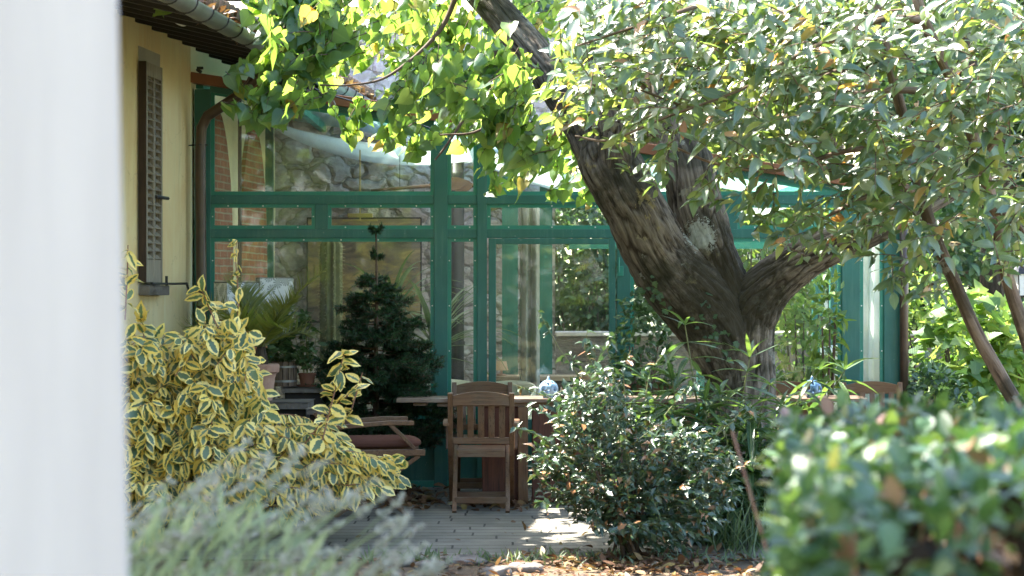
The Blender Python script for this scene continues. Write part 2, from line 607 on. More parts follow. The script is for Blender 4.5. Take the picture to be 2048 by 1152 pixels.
def mat_glass(name, tint=(.95, .98, .96), dust=.022, scale=14):
    m, nt, p, out = new_mat(name)
    nt.nodes.remove(p)
    tr = nt.nodes.new('ShaderNodeBsdfTransparent'); tr.inputs[0].default_value = (*tint, 1)
    gl = nt.nodes.new('ShaderNodeBsdfGlossy'); gl.inputs['Roughness'].default_value = .02
    di = nt.nodes.new('ShaderNodeBsdfDiffuse'); di.inputs[0].default_value = (.65, .65, .62, 1)
    fr = nt.nodes.new('ShaderNodeFresnel'); fr.inputs[0].default_value = 1.5
    m1 = nt.nodes.new('ShaderNodeMixShader'); m2 = nt.nodes.new('ShaderNodeMixShader')
    nt.links.new(math_(nt, 'MULTIPLY', fr.outputs[0], .7), m1.inputs[0])
    nt.links.new(tr.outputs[0], m1.inputs[1]); nt.links.new(gl.outputs[0], m1.inputs[2])
    v = coords(nt, 'Object', (1, 1, .45))
    n = nz(nt, v, scale, 8, .75)
    n2 = nz(nt, coords(nt, 'Object'), 160, 2)
    f = math_(nt, 'ADD', math_(nt, 'MULTIPLY', ramp(nt, n, [(.42, (0, 0, 0)), (.8, (1, 1, 1))]), dust * 3),
              math_(nt, 'MULTIPLY', math_(nt, 'GREATER_THAN', n2, .72), .16))
    f = math_(nt, 'ADD', f, dust * .5)
    nt.links.new(f, m2.inputs[0])
    nt.links.new(m1.outputs[0], m2.inputs[1]); nt.links.new(di.outputs[0], m2.inputs[2])
    nt.links.new(m2.outputs[0], out.inputs[0])
    return m


def mat_cloth(name, c, trans=.4, tc=None, weave=900):
    m, nt, p, out = new_mat(name)
    n = nz(nt, coords(nt, 'Object'), 3, 5)
    nt.links.new(ramp(nt, n, [(.3, tuple(x * .85 for x in c)), (.7, c)]), p.inputs['Base Color'])
    p.inputs['Roughness'].default_value = .9; p.inputs['Specular IOR Level'].default_value = .1
    t = nt.nodes.new('ShaderNodeBsdfTranslucent'); t.inputs[0].default_value = (*(tc or c), 1)
    mx = nt.nodes.new('ShaderNodeMixShader'); mx.inputs[0].default_value = trans
    nt.links.new(p.outputs[0], mx.inputs[1]); nt.links.new(t.outputs[0], mx.inputs[2])
    nt.links.new(mx.outputs[0], out.inputs[0])
    return m


M = {}
M['white_plaster'] = mat_noise('white_plaster', (.395, .358, .365), (.46, .42, .425), 2.2, .8, .25, 30, stretch=(6, 6, .5))
def mat_yellow():
    m, nt, p, out = new_mat('yellow_plaster')
    v = coords(nt, 'Object'); n = nz(nt, v, 1.4, 6, .6, .5)
    st = nz(nt, coords(nt, 'Object', (5, 5, .35)), 2.0, 5, .6)
    c = ramp(nt, n, [(.3, (.72, .53, .28)), (.55, (.78, .63, .36)), (.75, (.80, .70, .42))])
    c = mixc(nt, ramp(nt, st, [(.5, (0, 0, 0)), (.75, (.6, .6, .6))]), c, (.80, .74, .46))
    gr = ramp(nt, nz(nt, coords(nt, 'Object', (3, 3, .5)), 1.7, 7, .7), [(.55, (0, 0, 0)), (.8, (.55, .55, .55))])
    c = mixc(nt, gr, c, (.42, .34, .22))
    vo = nt.nodes.new('ShaderNodeTexVoronoi'); vo.feature = 'DISTANCE_TO_EDGE'; vo.inputs['Scale'].default_value = 1.1
    wv = nt.nodes.new('ShaderNodeVectorMath'); wv.operation = 'MULTIPLY_ADD'; wn_ = nt.nodes.new('ShaderNodeTexNoise'); wn_.inputs['Scale'].default_value = 4; wn_.inputs['Detail'].default_value = 6
    nt.links.new(v, wn_.inputs['Vector']); nt.links.new(wn_.outputs['Color'], wv.inputs[0]); wv.inputs[1].default_value = (.5, .5, .5); nt.links.new(v, wv.inputs[2]); nt.links.new(wv.outputs[0], vo.inputs['Vector'])
    c = mixc(nt, math_(nt, 'MULTIPLY', math_(nt, 'LESS_THAN', vo.outputs['Distance'], .003), .3), c, (.30, .24, .16))
    nt.links.new(c, p.inputs['Base Color']); p.inputs['Roughness'].default_value = .9
    p.inputs['Specular IOR Level'].default_value = .15
    nt.links.new(bump(nt, nz(nt, v, 30, 6), .25, .006), p.inputs['Normal'])
    return m
M['yellow'] = mat_yellow()
M['cream'] = mat_noise('cream_plaster', (.84, .77, .52), (.88, .83, .60), 2, .9, .2, 40)
M['lintel'] = mat_noise('grey_render', (.30, .28, .24), (.40, .37, .31), 5, .9, .3, 50)
def mat_paint(name, c1, c2):
    m, nt, p, out = new_mat(name)
    v = coords(nt, 'Object')
    c = ramp(nt, nz(nt, v, 3, 6), [(.3, c1), (.7, c2)])
    st = ramp(nt, nz(nt, coords(nt, 'Object', (9, 9, .8)), 2.2, 6, .65), [(.52, (0, 0, 0)), (.78, (.5, .5, .5))])
    c = mixc(nt, st, c, (.10, .21, .17))                                           # chalky fading running down
    ch = ramp(nt, nz(nt, v, 38, 4, .7), [(.66, (0, 0, 0)), (.70, (.8, .8, .8))])
    c = mixc(nt, ch, c, (.05, .07, .055))                                          # chips and fly specks
    sp = ramp(nt, nz(nt, v, 90, 2, .5), [(.735, (0, 0, 0)), (.76, (.8, .8, .8))])
    c = mixc(nt, sp, c, (.45, .47, .43))
    nt.links.new(c, p.inputs['Base Color'])
    nt.links.new(ramp(nt, nz(nt, v, 7, 5), [(.3, (.32, .32, .32)), (.7, (.6, .6, .6))]), p.inputs['Roughness'])
    nt.links.new(bump(nt, nz(nt, v, 25, 5), .12, .004), p.inputs['Normal'])
    return m
M['teal'] = mat_paint('teal_paint', (.016, .102, .084), (.026, .136, .113))
M['teal_light'] = mat_paint('teal_paint_bright', (.016, .175, .125), (.026, .22, .16))
M['brown_paint'] = mat_noise('brown_paint', (.17, .065, .03), (.23, .09, .045), 4, .5, .15, 40)
M['brown_pipe'] = mat_noise('brown_pipe', (.045, .028, .02), (.075, .045, .03), 8, .35, .1, 60, spec=.5)
M['grey_metal'] = mat_noise('zinc', (.16, .16, .15), (.25, .25, .24), 6, .42, .1, 30, metal=.6)
M['iron'] = mat_noise('black_iron', (.012, .011, .010), (.03, .026, .022), 20, .55, .2, 80)
M['shutter'] = mat_wood('shutter_wood', (.22, .19, .15), (.33, .29, .23), 'Z', .7)
M['shutter_edge'] = mat_wood('shutter_edge', (.030, .016, .011), (.05, .028, .018), 'Z', .6)
M['dark_wood'] = mat_noise('dark_timber', (.012, .010, .008), (.028, .022, .017), 8, .8, .5, 30)
M['roof_tile'] = mat_noise('clay_tile', (.13, .075, .05), (.22, .14, .09), 5, .85, .5, 25)
M['glass'] = mat_glass('window_glass')
M['roof_glass'] = None
M['stone_wall'] = mat_stone_wall('rubble_stone')
M['low_wall'] = mat_noise('weathered_stone', (.09, .075, .06), (.19, .165, .14), 4, .9, .8, 18, stretch=(1, 1, 3), bd=.03)
M['brick'] = mat_brick('red_brick', (.34, .105, .06), (.43, .155, .085), (.42, .35, .27))
M['paving'] = mat_brick('grey_paving', (.165, .155, .125), (.21, .195, .16), (.035, .03, .022), bw=.58, rh=.17, ms=.008, axes='XY', offset=0, noise_s=2.5, bd=.006, shift=True)
M['soil'] = mat_noise('leafy_soil', (.06, .04, .025), (.17, .12, .07), 7, .95, .8, 60, bd=.02)
M['ground'] = mat_noise('dry_ground', (.13, .13, .05), (.26, .22, .11), 1.5, .95, .6, 30, bd=.02)
M['hill'] = mat_noise('dry_grass_hill', (.40, .37, .22), (.55, .50, .34), .35, .95, .6, 8, bd=.1)
M['stone'] = mat_noise('grey_stone', (.10, .085, .07), (.19, .165, .14), 6, .85, .7, 30, bd=.02)
M['teak_x'] = mat_wood('teak_rail', (.10, .045, .020), (.19, .095, .045), 'X', .42, grey=(.16, .105, .065))
M['teak_z'] = mat_wood('teak_upright', (.10, .045, .020), (.19, .095, .045), 'Z', .42, grey=(.16, .105, .065))
M['table_top'] = mat_wood('table_boards', (.13, .075, .05), (.22, .145, .105), 'X', .35, grey=(.26, .21, .175), spec=.5)
M['red_wood'] = mat_wood('red_brown_panel', (.075, .022, .012), (.13, .042, .022), 'Z', .5)
M['cushion'] = mat_cloth('pink_cushion', (.14, .062, .045), .05)
M['cloth_mauve'] = mat_cloth('mauve_cloth', (.22, .17, .18), .1)
M['white_cloth'] = mat_cloth('white_cloth', (.88, .87, .85), .62)
M['grey_cloth'] = mat_cloth('grey_cloth', (.40, .38, .36), .35)
M['cream_plastic'] = mat_noise('cream_weave', (.55, .50, .40), (.66, .61, .50), 30, .6, .3, 120)
M['terracotta'] = mat_noise('terracotta', (.30, .16, .11), (.46, .30, .23), 7, .85, .4, 40)
M['terracotta_dark'] = mat_noise('dark_terracotta', (.14, .055, .03), (.20, .085, .05), 9, .8, .3, 40)
M['planter_wood'] = mat_wood('weathered_planter', (.09, .06, .04), (.16, .115, .08), 'Z', .8)
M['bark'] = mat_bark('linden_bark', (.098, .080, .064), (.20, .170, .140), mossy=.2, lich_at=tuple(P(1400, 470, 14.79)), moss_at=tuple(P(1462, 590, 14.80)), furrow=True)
M['bark_smooth'] = mat_bark('smooth_bark', (.17, .115, .08), (.27, .20, .145), mossy=.15, lichen=True, uvs=(3, .9))
M['bark_dark'] = mat_bark('dark_bark', (.06, .045, .035), (.11, .085, .065), mossy=.3, lichen=False)
M['twig'] = mat_noise('twig', (.07, .045, .03), (.13, .085, .055), 20, .8, .2, 60)
M['twig_red'] = mat_noise('red_twig', (.22, .10, .06), (.32, .17, .10), 20, .7, .2, 60)
M['twig_green'] = mat_noise('green_twig', (.10, .12, .04), (.17, .17, .07), 20, .6, .2, 60)
M['linden'] = mat_leaf('linden_leaf', [(0, (.028, .078, .045)), (.6, (.045, .115, .055)), (.95, (.08, .15, .045)), (1, (.30, .22, .05))],
                       [(0, (.24, .43, .05)), (.6, (.40, .58, .08)), (.95, (.56, .66, .11)), (1, (.70, .42, .08))], .5, .40, .6)
M['evergreen'] = mat_leaf('evergreen_leaf', [(0, (.032, .074, .048)), (.6, (.048, .098, .058)), (.95, (.11, .15, .06)), (.993, (.30, .15, .04)), (1, (.34, .12, .03))],
                          [(0, (.23, .38, .055)), (.6, (.39, .53, .085)), (.94, (.62, .62, .12)), (1, (.7, .3, .05))], .32, .32, 1.0)
M['variegated'] = mat_variegated('variegated_leaf')
M['holly'] = mat_leaf('holly_leaf', [(0, (.034, .070, .044)), (.7, (.058, .105, .06)), (.90, (.05, .09, .035)), (.93, (.30, .13, .06)), (1, (.38, .19, .09))],
                      [(0, (.06, .14, .03)), (1, (.12, .2, .04))], .18, .28, .8)
M['oleander'] = mat_leaf('oleander_leaf', [(0, (.028, .065, .032)), (.7, (.05, .105, .045)), (1, (.10, .16, .06))],
                         [(0, (.10, .22, .04)), (1, (.25, .38, .06))], .3, .38, .5, vein=.5)
M['hedge'] = mat_leaf('hedge_leaf', [(0, (.020, .050, .020)), (.6, (.038, .090, .032)), (.86, (.07, .13, .04)), (.93, (.15, .23, .05)), (.965, (.26, .13, .09)), (1, (.20, .10, .07))],
                      [(0, (.07, .17, .035)), (.9, (.2, .32, .05)), (1, (.3, .15, .06))], .22, .33, .45)
M['fir'] = mat_leaf('fir_needle', [(0, (.010, .034, .018)), (.7, (.022, .066, .028)), (1, (.05, .12, .04))],
                    [(0, (.03, .08, .02)), (1, (.06, .14, .03))], .15, .45, .4, vein=0)
M['palm'] = mat_leaf('palm_leaf', [(0, (.09, .12, .025)), (.6, (.15, .18, .04)), (1, (.24, .22, .06))],
                     [(0, (.28, .34, .04)), (1, (.45, .42, .06))], .4, .4, .5)
M['strap'] = mat_leaf('strap_leaf', [(0, (.05, .09, .04)), (1, (.12, .16, .08))], [(0, (.15, .25, .05)), (1, (.3, .38, .1))], .3, .4, .5)
M['garden'] = mat_leaf('garden_leaf', [(0, (.05, .10, .025)), (.6, (.09, .17, .035)), (1, (.17, .23, .05))],
                       [(0, (.18, .34, .05)), (.6, (.32, .48, .07)), (1, (.52, .58, .11))], .40, .4, .5)
M['garden_dark'] = mat_leaf('garden_dark_leaf', [(0, (.025, .06, .025)), (.6, (.045, .10, .035)), (1, (.08, .14, .05))],
                            [(0, (.06, .15, .035)), (1, (.16, .26, .06))], .26, .4, .5)
M['far'] = mat_leaf('far_leaf', [(0, (.07, .12, .03)), (.6, (.12, .18, .04)), (1, (.22, .24, .07))],
                    [(0, (.36, .50, .06)), (.6, (.55, .66, .12)), (1, (.72, .70, .2))], .5, .5, .3)
M['lavender_stem'] = mat_leaf('lavender_stem', [(0, (.16, .20, .12)), (.5, (.24, .29, .18)), (1, (.36, .40, .18))], [(0, (.3, .38, .16)), (1, (.42, .48, .22))], .3, .6, .3, vein=0)
M['lavender_flower'] = mat_leaf('lavender_flower', [(0, (.36, .35, .27)), (.6, (.46, .45, .35)), (.9, (.54, .52, .44)), (1, (.54, .40, .36))], [(0, (.3, .32, .3)), (1, (.42, .4, .4))], .3, .8, .2, vein=0)
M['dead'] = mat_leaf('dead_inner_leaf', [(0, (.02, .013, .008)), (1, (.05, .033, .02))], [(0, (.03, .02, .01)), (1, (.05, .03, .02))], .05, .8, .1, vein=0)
M['dry_leaf'] = mat_leaf('dry_leaf', [(0, (.07, .035, .02)), (.4, (.14, .07, .038)), (.75, (.21, .115, .06)), (.92, (.26, .19, .06)), (1, (.26, .24, .18))],
                         [(0, (.2, .08, .03)), (1, (.4, .25, .08))], .15, .6, .3, vein=0)
M['blue_glaze'] = mat_noise('pale_blue_glaze', (.22, .36, .52), (.42, .54, .66), 9, .18, .1, 30, spec=.6)
M['deep_blue_glaze'] = mat_noise('deep_blue_glaze', (.06, .13, .22), (.12, .21, .32), 9, .22, .1, 30, spec=.6)
M['black'] = mat_noise('black_paint', (.01, .01, .012), (.02, .02, .022), 9, .4, .1, 40)
M['frost'] = mat_noise('frosted_glass', (.70, .70, .68), (.78, .78, .76), 4, .5, .05, 40)
M['bulb'] = mat_glass('bulb_glass', (.93, .93, .9), .10)
M['cactus'] = mat_noise('cactus_skin', (.13, .13, .06), (.24, .22, .11), 12, .7, .4, 50)
M['spine'] = mat_noise('cactus_spine', (.40, .33, .20), (.5, .42, .27), 30, .8, .1, 50)
M['ochre'] = mat_noise('ochre_metal', (.32, .22, .06), (.42, .30, .10), 5, .5, .1, 40)
M['pink_shade'] = mat_cloth('pink_shade', (.55, .36, .28), .4)
M['side_wood'] = mat_wood('sideboard_wood', (.30, .20, .14), (.42, .30, .22), 'X', .5)


def mat_shade_print():
    m, nt, p, out = new_mat('leaf_printed_shade')
    v = coords(nt, 'UV', (3.0, 3.0, 1))
    vo = nt.nodes.new('ShaderNodeTexVoronoi'); vo.inputs['Scale'].default_value = 1.3
    nt.links.new(v, vo.inputs['Vector'])
    sub = nt.nodes.new('ShaderNodeVectorMath'); sub.operation = 'SUBTRACT'
    mp = nt.nodes.new('ShaderNodeVectorMath'); mp.operation = 'SCALE'; mp.inputs['Scale'].default_value = 1.0
    nt.links.new(v, mp.inputs[0]); nt.links.new(mp.outputs[0], sub.inputs[0]); nt.links.new(vo.outputs['Position'], sub.inputs[1])
    s = nt.nodes.new('ShaderNodeSeparateXYZ'); nt.links.new(sub.outputs[0], s.inputs[0])
    a = math_(nt, 'ARCTAN2', s.outputs[1], s.outputs[0])
    w = math_(nt, 'SINE', math_(nt, 'MULTIPLY', a, 11))
    rad = math_(nt, 'LESS_THAN', vo.outputs['Distance'], .52)
    f = math_(nt, 'MULTIPLY', math_(nt, 'GREATER_THAN', w, .15), rad)
    c = mixc(nt, f, (.72, .73, .73), (.15, .19, .17))
    nt.links.new(c, p.inputs['Base Color']); p.inputs['Roughness'].default_value = .8
    return m
M['shade_print'] = mat_shade_print()


def mat_painting():
    m, nt, p, out = new_mat('ochre_painting')
    v = coords(nt, 'Object', (1, 1, 2.2))
    n = nz(nt, v, 2.1, 7, .65, 1.2)
    n2 = nz(nt, coords(nt, 'Object', (2, 1, 9)), 2.5, 5)
    c = ramp(nt, n, [(.28, (.06, .045, .04)), (.42, (.19, .14, .11)), (.53, (.32, .22, .10)), (.57, (.40, .28, .12)), (.64, (.26, .22, .19))])
    c = mixc(nt, .5, c, ramp(nt, n2, [(.3, (.4, .35, .3)), (.7, (1, 1, 1))]), 'MULTIPLY')
    nt.links.new(c, p.inputs['Base Color']); p.inputs['Roughness'].default_value = .5
    return m
M['painting'] = mat_painting()


def mat_polycarb():
    m, nt, p, out = new_mat('turquoise_roof_sheet')
    p.inputs['Base Color'].default_value = (.58, .70, .68, 1); p.inputs['Roughness'].default_value = .5
    t = nt.nodes.new('ShaderNodeBsdfTranslucent'); t.inputs[0].default_value = (.55, .88, .83, 1)
    tr = nt.nodes.new('ShaderNodeBsdfTransparent'); tr.inputs[0].default_value = (.88, .95, .93, 1)
    a = nt.nodes.new('ShaderNodeMixShader'); a.inputs[0].default_value = .55
    b = nt.nodes.new('ShaderNodeMixShader'); b.inputs[0].default_value = .68
    nt.links.new(p.outputs[0], a.inputs[1]); nt.links.new(t.outputs[0], a.inputs[2])
    nt.links.new(a.outputs[0], b.inputs[1]); nt.links.new(tr.outputs[0], b.inputs[2])
    wv = nz(nt, coords(nt, 'Object', (1, 1, 1)), 3, 3)
    nt.links.new(bump(nt, wv, .2, .01), p.inputs['Normal'])
    nt.links.new(b.outputs[0], out.inputs[0])
    return m
M['polycarb'] = mat_polycarb()

# ================================================================== THE SETTING
# ground sheet, hillside, terrace
b = MB(); b.box2((-60, -30, -.4), (60, 90, -.02)); tag(b.build('ground', M['ground']), kind='structure')
b = MB(); b.box2((-3.4, 8.5, -.1), (9.5, 12.42, -.008)); tag(b.build('flower_bed_soil', M['soil']), kind='structure')
b = MB(); b.box2((-2.62, 12.40, -.1), (7.5, 21.9, 0)); tag(b.build('terrace_paving', M['paving']), kind='structure')


def hill_fn(u, v):
    x = -45 + 90 * u; y = 26 + 50 * v
    z = -.3 + 15 * v ** .9 + 1.2 * noise.noise(Vector((x * .12, y * .12, 0))) + .3 * noise.noise(Vector((x * .6, y * .6, 3)))
    return (x, y, z)
b = MB(); b.grid(hill_fn, 60, 34); tag(b.build('hillside', M['hill'], smooth=True), kind='structure')

# ------------------------------------------------------------------ yellow house
K = 0.0905                                  # how far the wall drifts sideways per metre of depth
YG = 16.9                                   # front plane of the glasshouse
def wx(y): return -2.6 + K * (y - YG)
ang = math.atan(K)
WROT = Matrix.Rotation(-ang, 4, 'Z')        # wall direction
WD = Vector((K, 1, 0)).normalized()          # along the wall, away from the camera
WN = Vector((1, -K, 0)).normalized()         # out of the wall
def W(y, z, out=0.0):
    return Vector((wx(y), y, z)) + WN * out

house = empty('yellow_house', (wx(14), 14, 0), 'yellow plastered house with dark eaves and a louvred shutter, left edge', 'house')
HO = tuple(house.location)
def quad_slab(mb, y0, y1, z0, z1, o0, o1):
    """slab lying along the wall between depths, heights and offsets out of the wall"""
    vs = [W(y, z, o) for y in (y0, y1) for o in (o0, o1) for z in (z0, z1)]
    mb.add([tuple(v) for v in vs], [(0, 1, 3, 2), (4, 6, 7, 5), (0, 4, 5, 1), (2, 3, 7, 6), (0, 2, 6, 4), (1, 5, 7, 3)])
    return mb
b = MB(); quad_slab(b, 7, 16.84, 0, 3.66, -.35, 0)
quad_slab(b, 7, 7.3, 0, 4.2, -5, -.352)
b.build('wall', M['yellow'], house, HO)
b = MB(); quad_slab(b, 16.842, 24, 0, 3.66, -.35, -.004); b.build('rear_wall', M['cream'], house, HO)
b = MB(); quad_slab(b, 15.26, 15.86, 1.58, 3.40, 0, .008); b.build('lintel', M['lintel'], house, HO)
# roof: rising leftward from the eave
def roofp(y, o, dz=0):                       # o metres out of the wall
    return W(y, 3.655 - .24 * o + dz, o)
b = MB()
vs = [roofp(y, o, dz) for y in (6.5, 24.5) for o in (-4.5, .90) for dz in (0.0, .035)]
b.add([tuple(v) for v in vs], [(0, 1, 3, 2), (4, 6, 7, 5), (0, 4, 5, 1), (2, 3, 7, 6), (0, 2, 6, 4), (1, 5, 7, 3)])
roof = b.build('roof', M['dark_wood'], house, HO)
b = MB()
y = 6.6
while y < 24.3:
    pts = [roofp(y, o, .055) for o in (-4.5, -2, 0, .95)]
    b.tube(pts, .062, 8)
    y += .155
b.build('roof_tiles', M['roof_tile'], roof, HO, smooth=True)
for i in range(26):
    yy = 12.0 + i * .46
    b = MB(); b.bar(roofp(yy, -.02, -.045), roofp(yy, .85, -.045), .075, .085); b.build('rafter', M['dark_wood'], house, HO)
# woven cane/tile undersides between the rafters: wavy dark battens
for i in range(6):
    b = MB()
    pts = [roofp(12 + j * .25, .07 + i * .145, -.012 - .010 * sin(j * 2.1 + i)) for j in range(46)]
    b.tube(pts, .012, 5)
    b.build('batten', M['dark_wood'], house, HO, smooth=True)
# gutter
gp = lambda y: roofp(y, .96, -.035)
b = MB()
n = 40; secs = 13; r = .075
vs = []; fs = []
for i in range(n + 1):
    c = gp(7 + 17.3 * i / n)
    for k in range(secs):
        a = pi + pi * k / (secs - 1)
        vs.append(c + WN * (r * cos(a)) + Vector((0, 0, r * sin(a))))
for i in range(n):
    for k in range(secs - 1):
        fs.append((i * secs + k, i * secs + k + 1, (i + 1) * secs + k + 1, (i + 1) * secs + k))
b.add([tuple(v) for v in vs], fs)
gut = b.build('gutter', M['grey_metal'], house, HO, smooth=True, solid=.004)
for i in range(30):
    c = gp(11.6 + .42 * i)
    b = MB(); b.tube([c + WN * (.08 * cos(a)) + Vector((0, 0, .08 * sin(a))) for a in [pi + pi * k / 10 for k in range(11)]], .006, 5)
    b.build('bracket', M['iron'], gut, HO)
# downpipe: slants from the gutter back to the corner, then runs down
b = MB()
p0 = gp(16.55) + Vector((0, 0, -.07)); p1 = P(474, 193, 16.62); p2 = P(415, 232, 16.70); p3 = P(403, 256, 16.72); p4 = P(401, 300, 16.72)
b.tube([p0, P(520, 150, 16.6), p1, p2, p3, p4, P(402, 500, 16.72), P(404, 700, 16.72), (P(404, 700, 16.72).x, 16.72, .0)], .043, 14)
dp = b.build('downpipe', M['brown_pipe'], house, HO, smooth=True)
b = MB(); q = P(401, 290, 16.72); b.tube([q + Vector((-.10, .05, 0)), q + Vector((0, -.05, 0)), q + Vector((.055, 0, 0))], .006, 6); b.build('pipe_clip', M['iron'], dp, HO)
# shutter
sh = MB(); y0, y1 = 15.25, 15.72; z0, z1 = 1.66, 3.285
quad_slab(sh, y0, y0 + .05, z0, z1, .02, .065); quad_slab(sh, y0 + .215, y0 + .25, z0, z1, .021, .064); quad_slab(sh, y1 - .035, y1, z0, z1, .02, .065)
quad_slab(sh, y0 + .05, y0 + .215, z1 - .10, z1 - .001, .022, .063); quad_slab(sh, y0 + .25, y1 - .035, z1 - .10, z1 - .001, .022, .063)
quad_slab(sh, y0 + .05, y0 + .215, z0 + .001, z0 + .17, .022, .063); quad_slab(sh, y0 + .25, y1 - .035, z0 + .001, z0 + .17, .022, .063)
so_ = sh.build('shutter', M['shutter'], house, HO, bevel=.003)
sb = MB(); quad_slab(sb, y0 - .012, y0 - .001, z0, z1, .012, .068); quad_slab(sb, y0 + .05, y1 - .035, z0 + .1, z1 - .1, .009, .013)
sb.build('shutter_backing', M['shutter_edge'], so_, HO)
lo = MB()
ns = 24
for i in range(ns):
    zc = z0 + .19 + (z1 - .12 - z0 - .19) * i / (ns - 1)
    for (ya, yb) in ((y0 + .05, y0 + .215), (y0 + .25, y1 - .035)):
        vs = []
        for yy in (ya, yb):
            for (o, dz) in ((.026, .014), (.032, .020), (.066, -.012), (.060, -.018)):
                vs.append(tuple(W(yy, zc + dz, o)))
        lo.add(vs, [(0, 1, 2, 3), (7, 6, 5, 4), (0, 4, 5, 1), (1, 5, 6, 2), (2, 6, 7, 3), (3, 7, 4, 0)])
lo.build('louvres', M['shutter'], so_, HO)
b = MB(); quad_slab(b, 15.27, 15.85, 1.565, 1.64, 0, .085); b.build('window_sill', M['stone'], house, HO, bevel=.008)
b = MB(); a0 = W(15.30, 1.652, .09); b.tube([a0, W(15.9, 1.652, .10), W(16.28, 1.655, .11), W(16.30, 1.60, .12)], .010, 6)
b.tube([W(15.70, 1.64, .1), W(15.70, 1.71, .1)], .011, 6); b.build('shutter_latch', M['iron'], house, HO)
b = MB(); b.tube([W(15.5, 2.30, .07), W(15.78, 2.30, .09)], .014, 6); b.build('latch_pin', M['iron'], so_, HO)
# brick-filled arches on the part of the wall inside the glasshouse
for (ya, yb, zt) in ((16.99, 18.22, 3.15), (18.56, 19.66, 3.10)):
    cy = (ya + yb) / 2; rr = (yb - ya) / 2
    poly = [(ya, 0), (yb, 0)] + [(cy + rr * cos(t), zt - 1.25 + 1.25 * sin(t)) for t in [pi * k / 18 for k in range(19)]]
    vs = [tuple(W(yy, zz, o)) for o in (-.003, .035) for (yy, zz) in poly]
    nn = len(poly); b = MB()
    b.add(vs, [tuple(range(nn)), tuple(reversed(range(nn, 2 * nn)))] + [(k, k + nn, (k + 1) % nn + nn, (k + 1) % nn) for k in range(nn)])
    b.build('brick_arch', M['brick'], house, HO)
b = MB(); b.tube([W(18.42, 0, .05), W(18.42, 3.3, .05)], .018, 6); b.build('conduit', M['brown_pipe'], house, HO)
# lamp under the eave
c = P(364, 33, 14.6)
lampo = MB(); lampo.lathe([(.03, -.05), (.055, -.045), (.06, 0), (.045, .05), (.02, .07)], (0, 0, 0), 16)
lm = lampo.build('eave_lamp', M['frost'], house, (0, 0, 0), smooth=True); lm.location = c - Vector(HO); lm.rotation_euler = (.5, .6, 0)
b = MB(); b.tube([c + Vector((0, 0, .05)), c + Vector((-.05, .03, .16))], .012, 6); b.build('lamp_arm', M['iron'], house, HO)
# debris lying in the gutter
pos = []; dr = []; nm = []; sz = []
for i in range(900):
    c = gp(rnd.uniform(13, 21)); pos.append(tuple(c + WN * rnd.uniform(-.12, .05) + Vector((0, 0, rnd.uniform(-.02, .06)))))
    dr.append((rnd.gauss(0, 1), rnd.gauss(0, 1), abs(rnd.gauss(0, .6)))); nm.append((rnd.gauss(0, .6), rnd.gauss(0, .6), 1)); sz.append(rnd.uniform(.05, .11))
o = leaf_mesh('gutter_debris', M['dry_leaf'], OVAL, pos, dr, nm, sz)
tag(o, 'dry brown leaves lying in the zinc gutter of the yellow house', 'dry leaves', kind='stuff')

# small tap-like bracket above the brown beam
b = MB(); q = P(397, 141, 16.85); b.tube([q, q + Vector((0, -.05, .0)), q + Vector((.03, -.06, -.02))], .014, 8); b.box(q + Vector((.02, -.05, .015)), (.05, .03, .02))
b.build('wall_hook', M['iron'], house, HO)

# ------------------------------------------------------------------ glasshouse
XR = (1800 - 1024) * YG / F
gh = empty('glasshouse', (0, YG, 0), 'green framed glasshouse with large panes and a sloping turquoise roof', 'glasshouse')
GO = (0, YG, 0)
def rect(px0, py0, px1, py1, d=YG, dep=.08, mb=None):
    a = P(px0, py0, d); c = P(px1, py1, d)
    mb = mb or MB()
    mb.box2((a.x, d, a.z), (c.x, d + dep, c.z)); return mb
def rz(px0, z0, px1, z1, d=YG, dep=.08, mb=None):
    a = P(px0, 0, d); c = P(px1, 0, d); mb = mb or MB()
    mb.box2((a.x, d, z0), (c.x, d + dep, z1)); return mb
def zy(py, d=YG): return EYE - (py - 576) * d / F
def beam_y(px): return 145 + .157 * (px - 385)          # upper edge of the brown beam
posts = [(389, 421, 0), (868, 895, .01), (954, 974, .01), (1234, 1261, .01), (1684, 1720, .01), (1768, 1800, .01)]
for (a, c, e) in posts:
    mb = rz(a, 0.0, c, zy(beam_y((a + c) / 2) + 30), YG, .09); mb.build('post', M['teal'], gh, GO, bevel=.004)
T1, T2, T3, T4 = zy(390), zy(408), zy(458), zy(476)
gaps = [(421, 868), (895, 954), (974, 1234), (1261, 1684), (1720, 1768)]
for (a, c) in gaps:
    for (z0, z1) in ((T2, T1), (T4, T3)):
        mb = rz(a, z0, c, z1, YG + .006, .07); mb.build('transom', M['teal'], gh, GO, bevel=.003)
    # top rail following the slope
    pa = P(a, beam_y(a) + 27, YG + .04); pc = P(c, beam_y(c) + 27, YG + .04)
    mb = MB(); mb.bar(pa, pc, .07, .055); mb.build('top_rail', M['teal'], gh, GO)
mb = rz(630, T3, 655, T2, YG + .008, .064); mb.build('mullion', M['teal'], gh, GO, bevel=.003)
mb = rz(1452, T3, 1475, T2, YG + .008, .064); mb.build('mullion', M['teal'], gh, GO, bevel=.003)
ZS = zy(846)                                           # top of the solid lower panels
door_gap = (974, 1234)
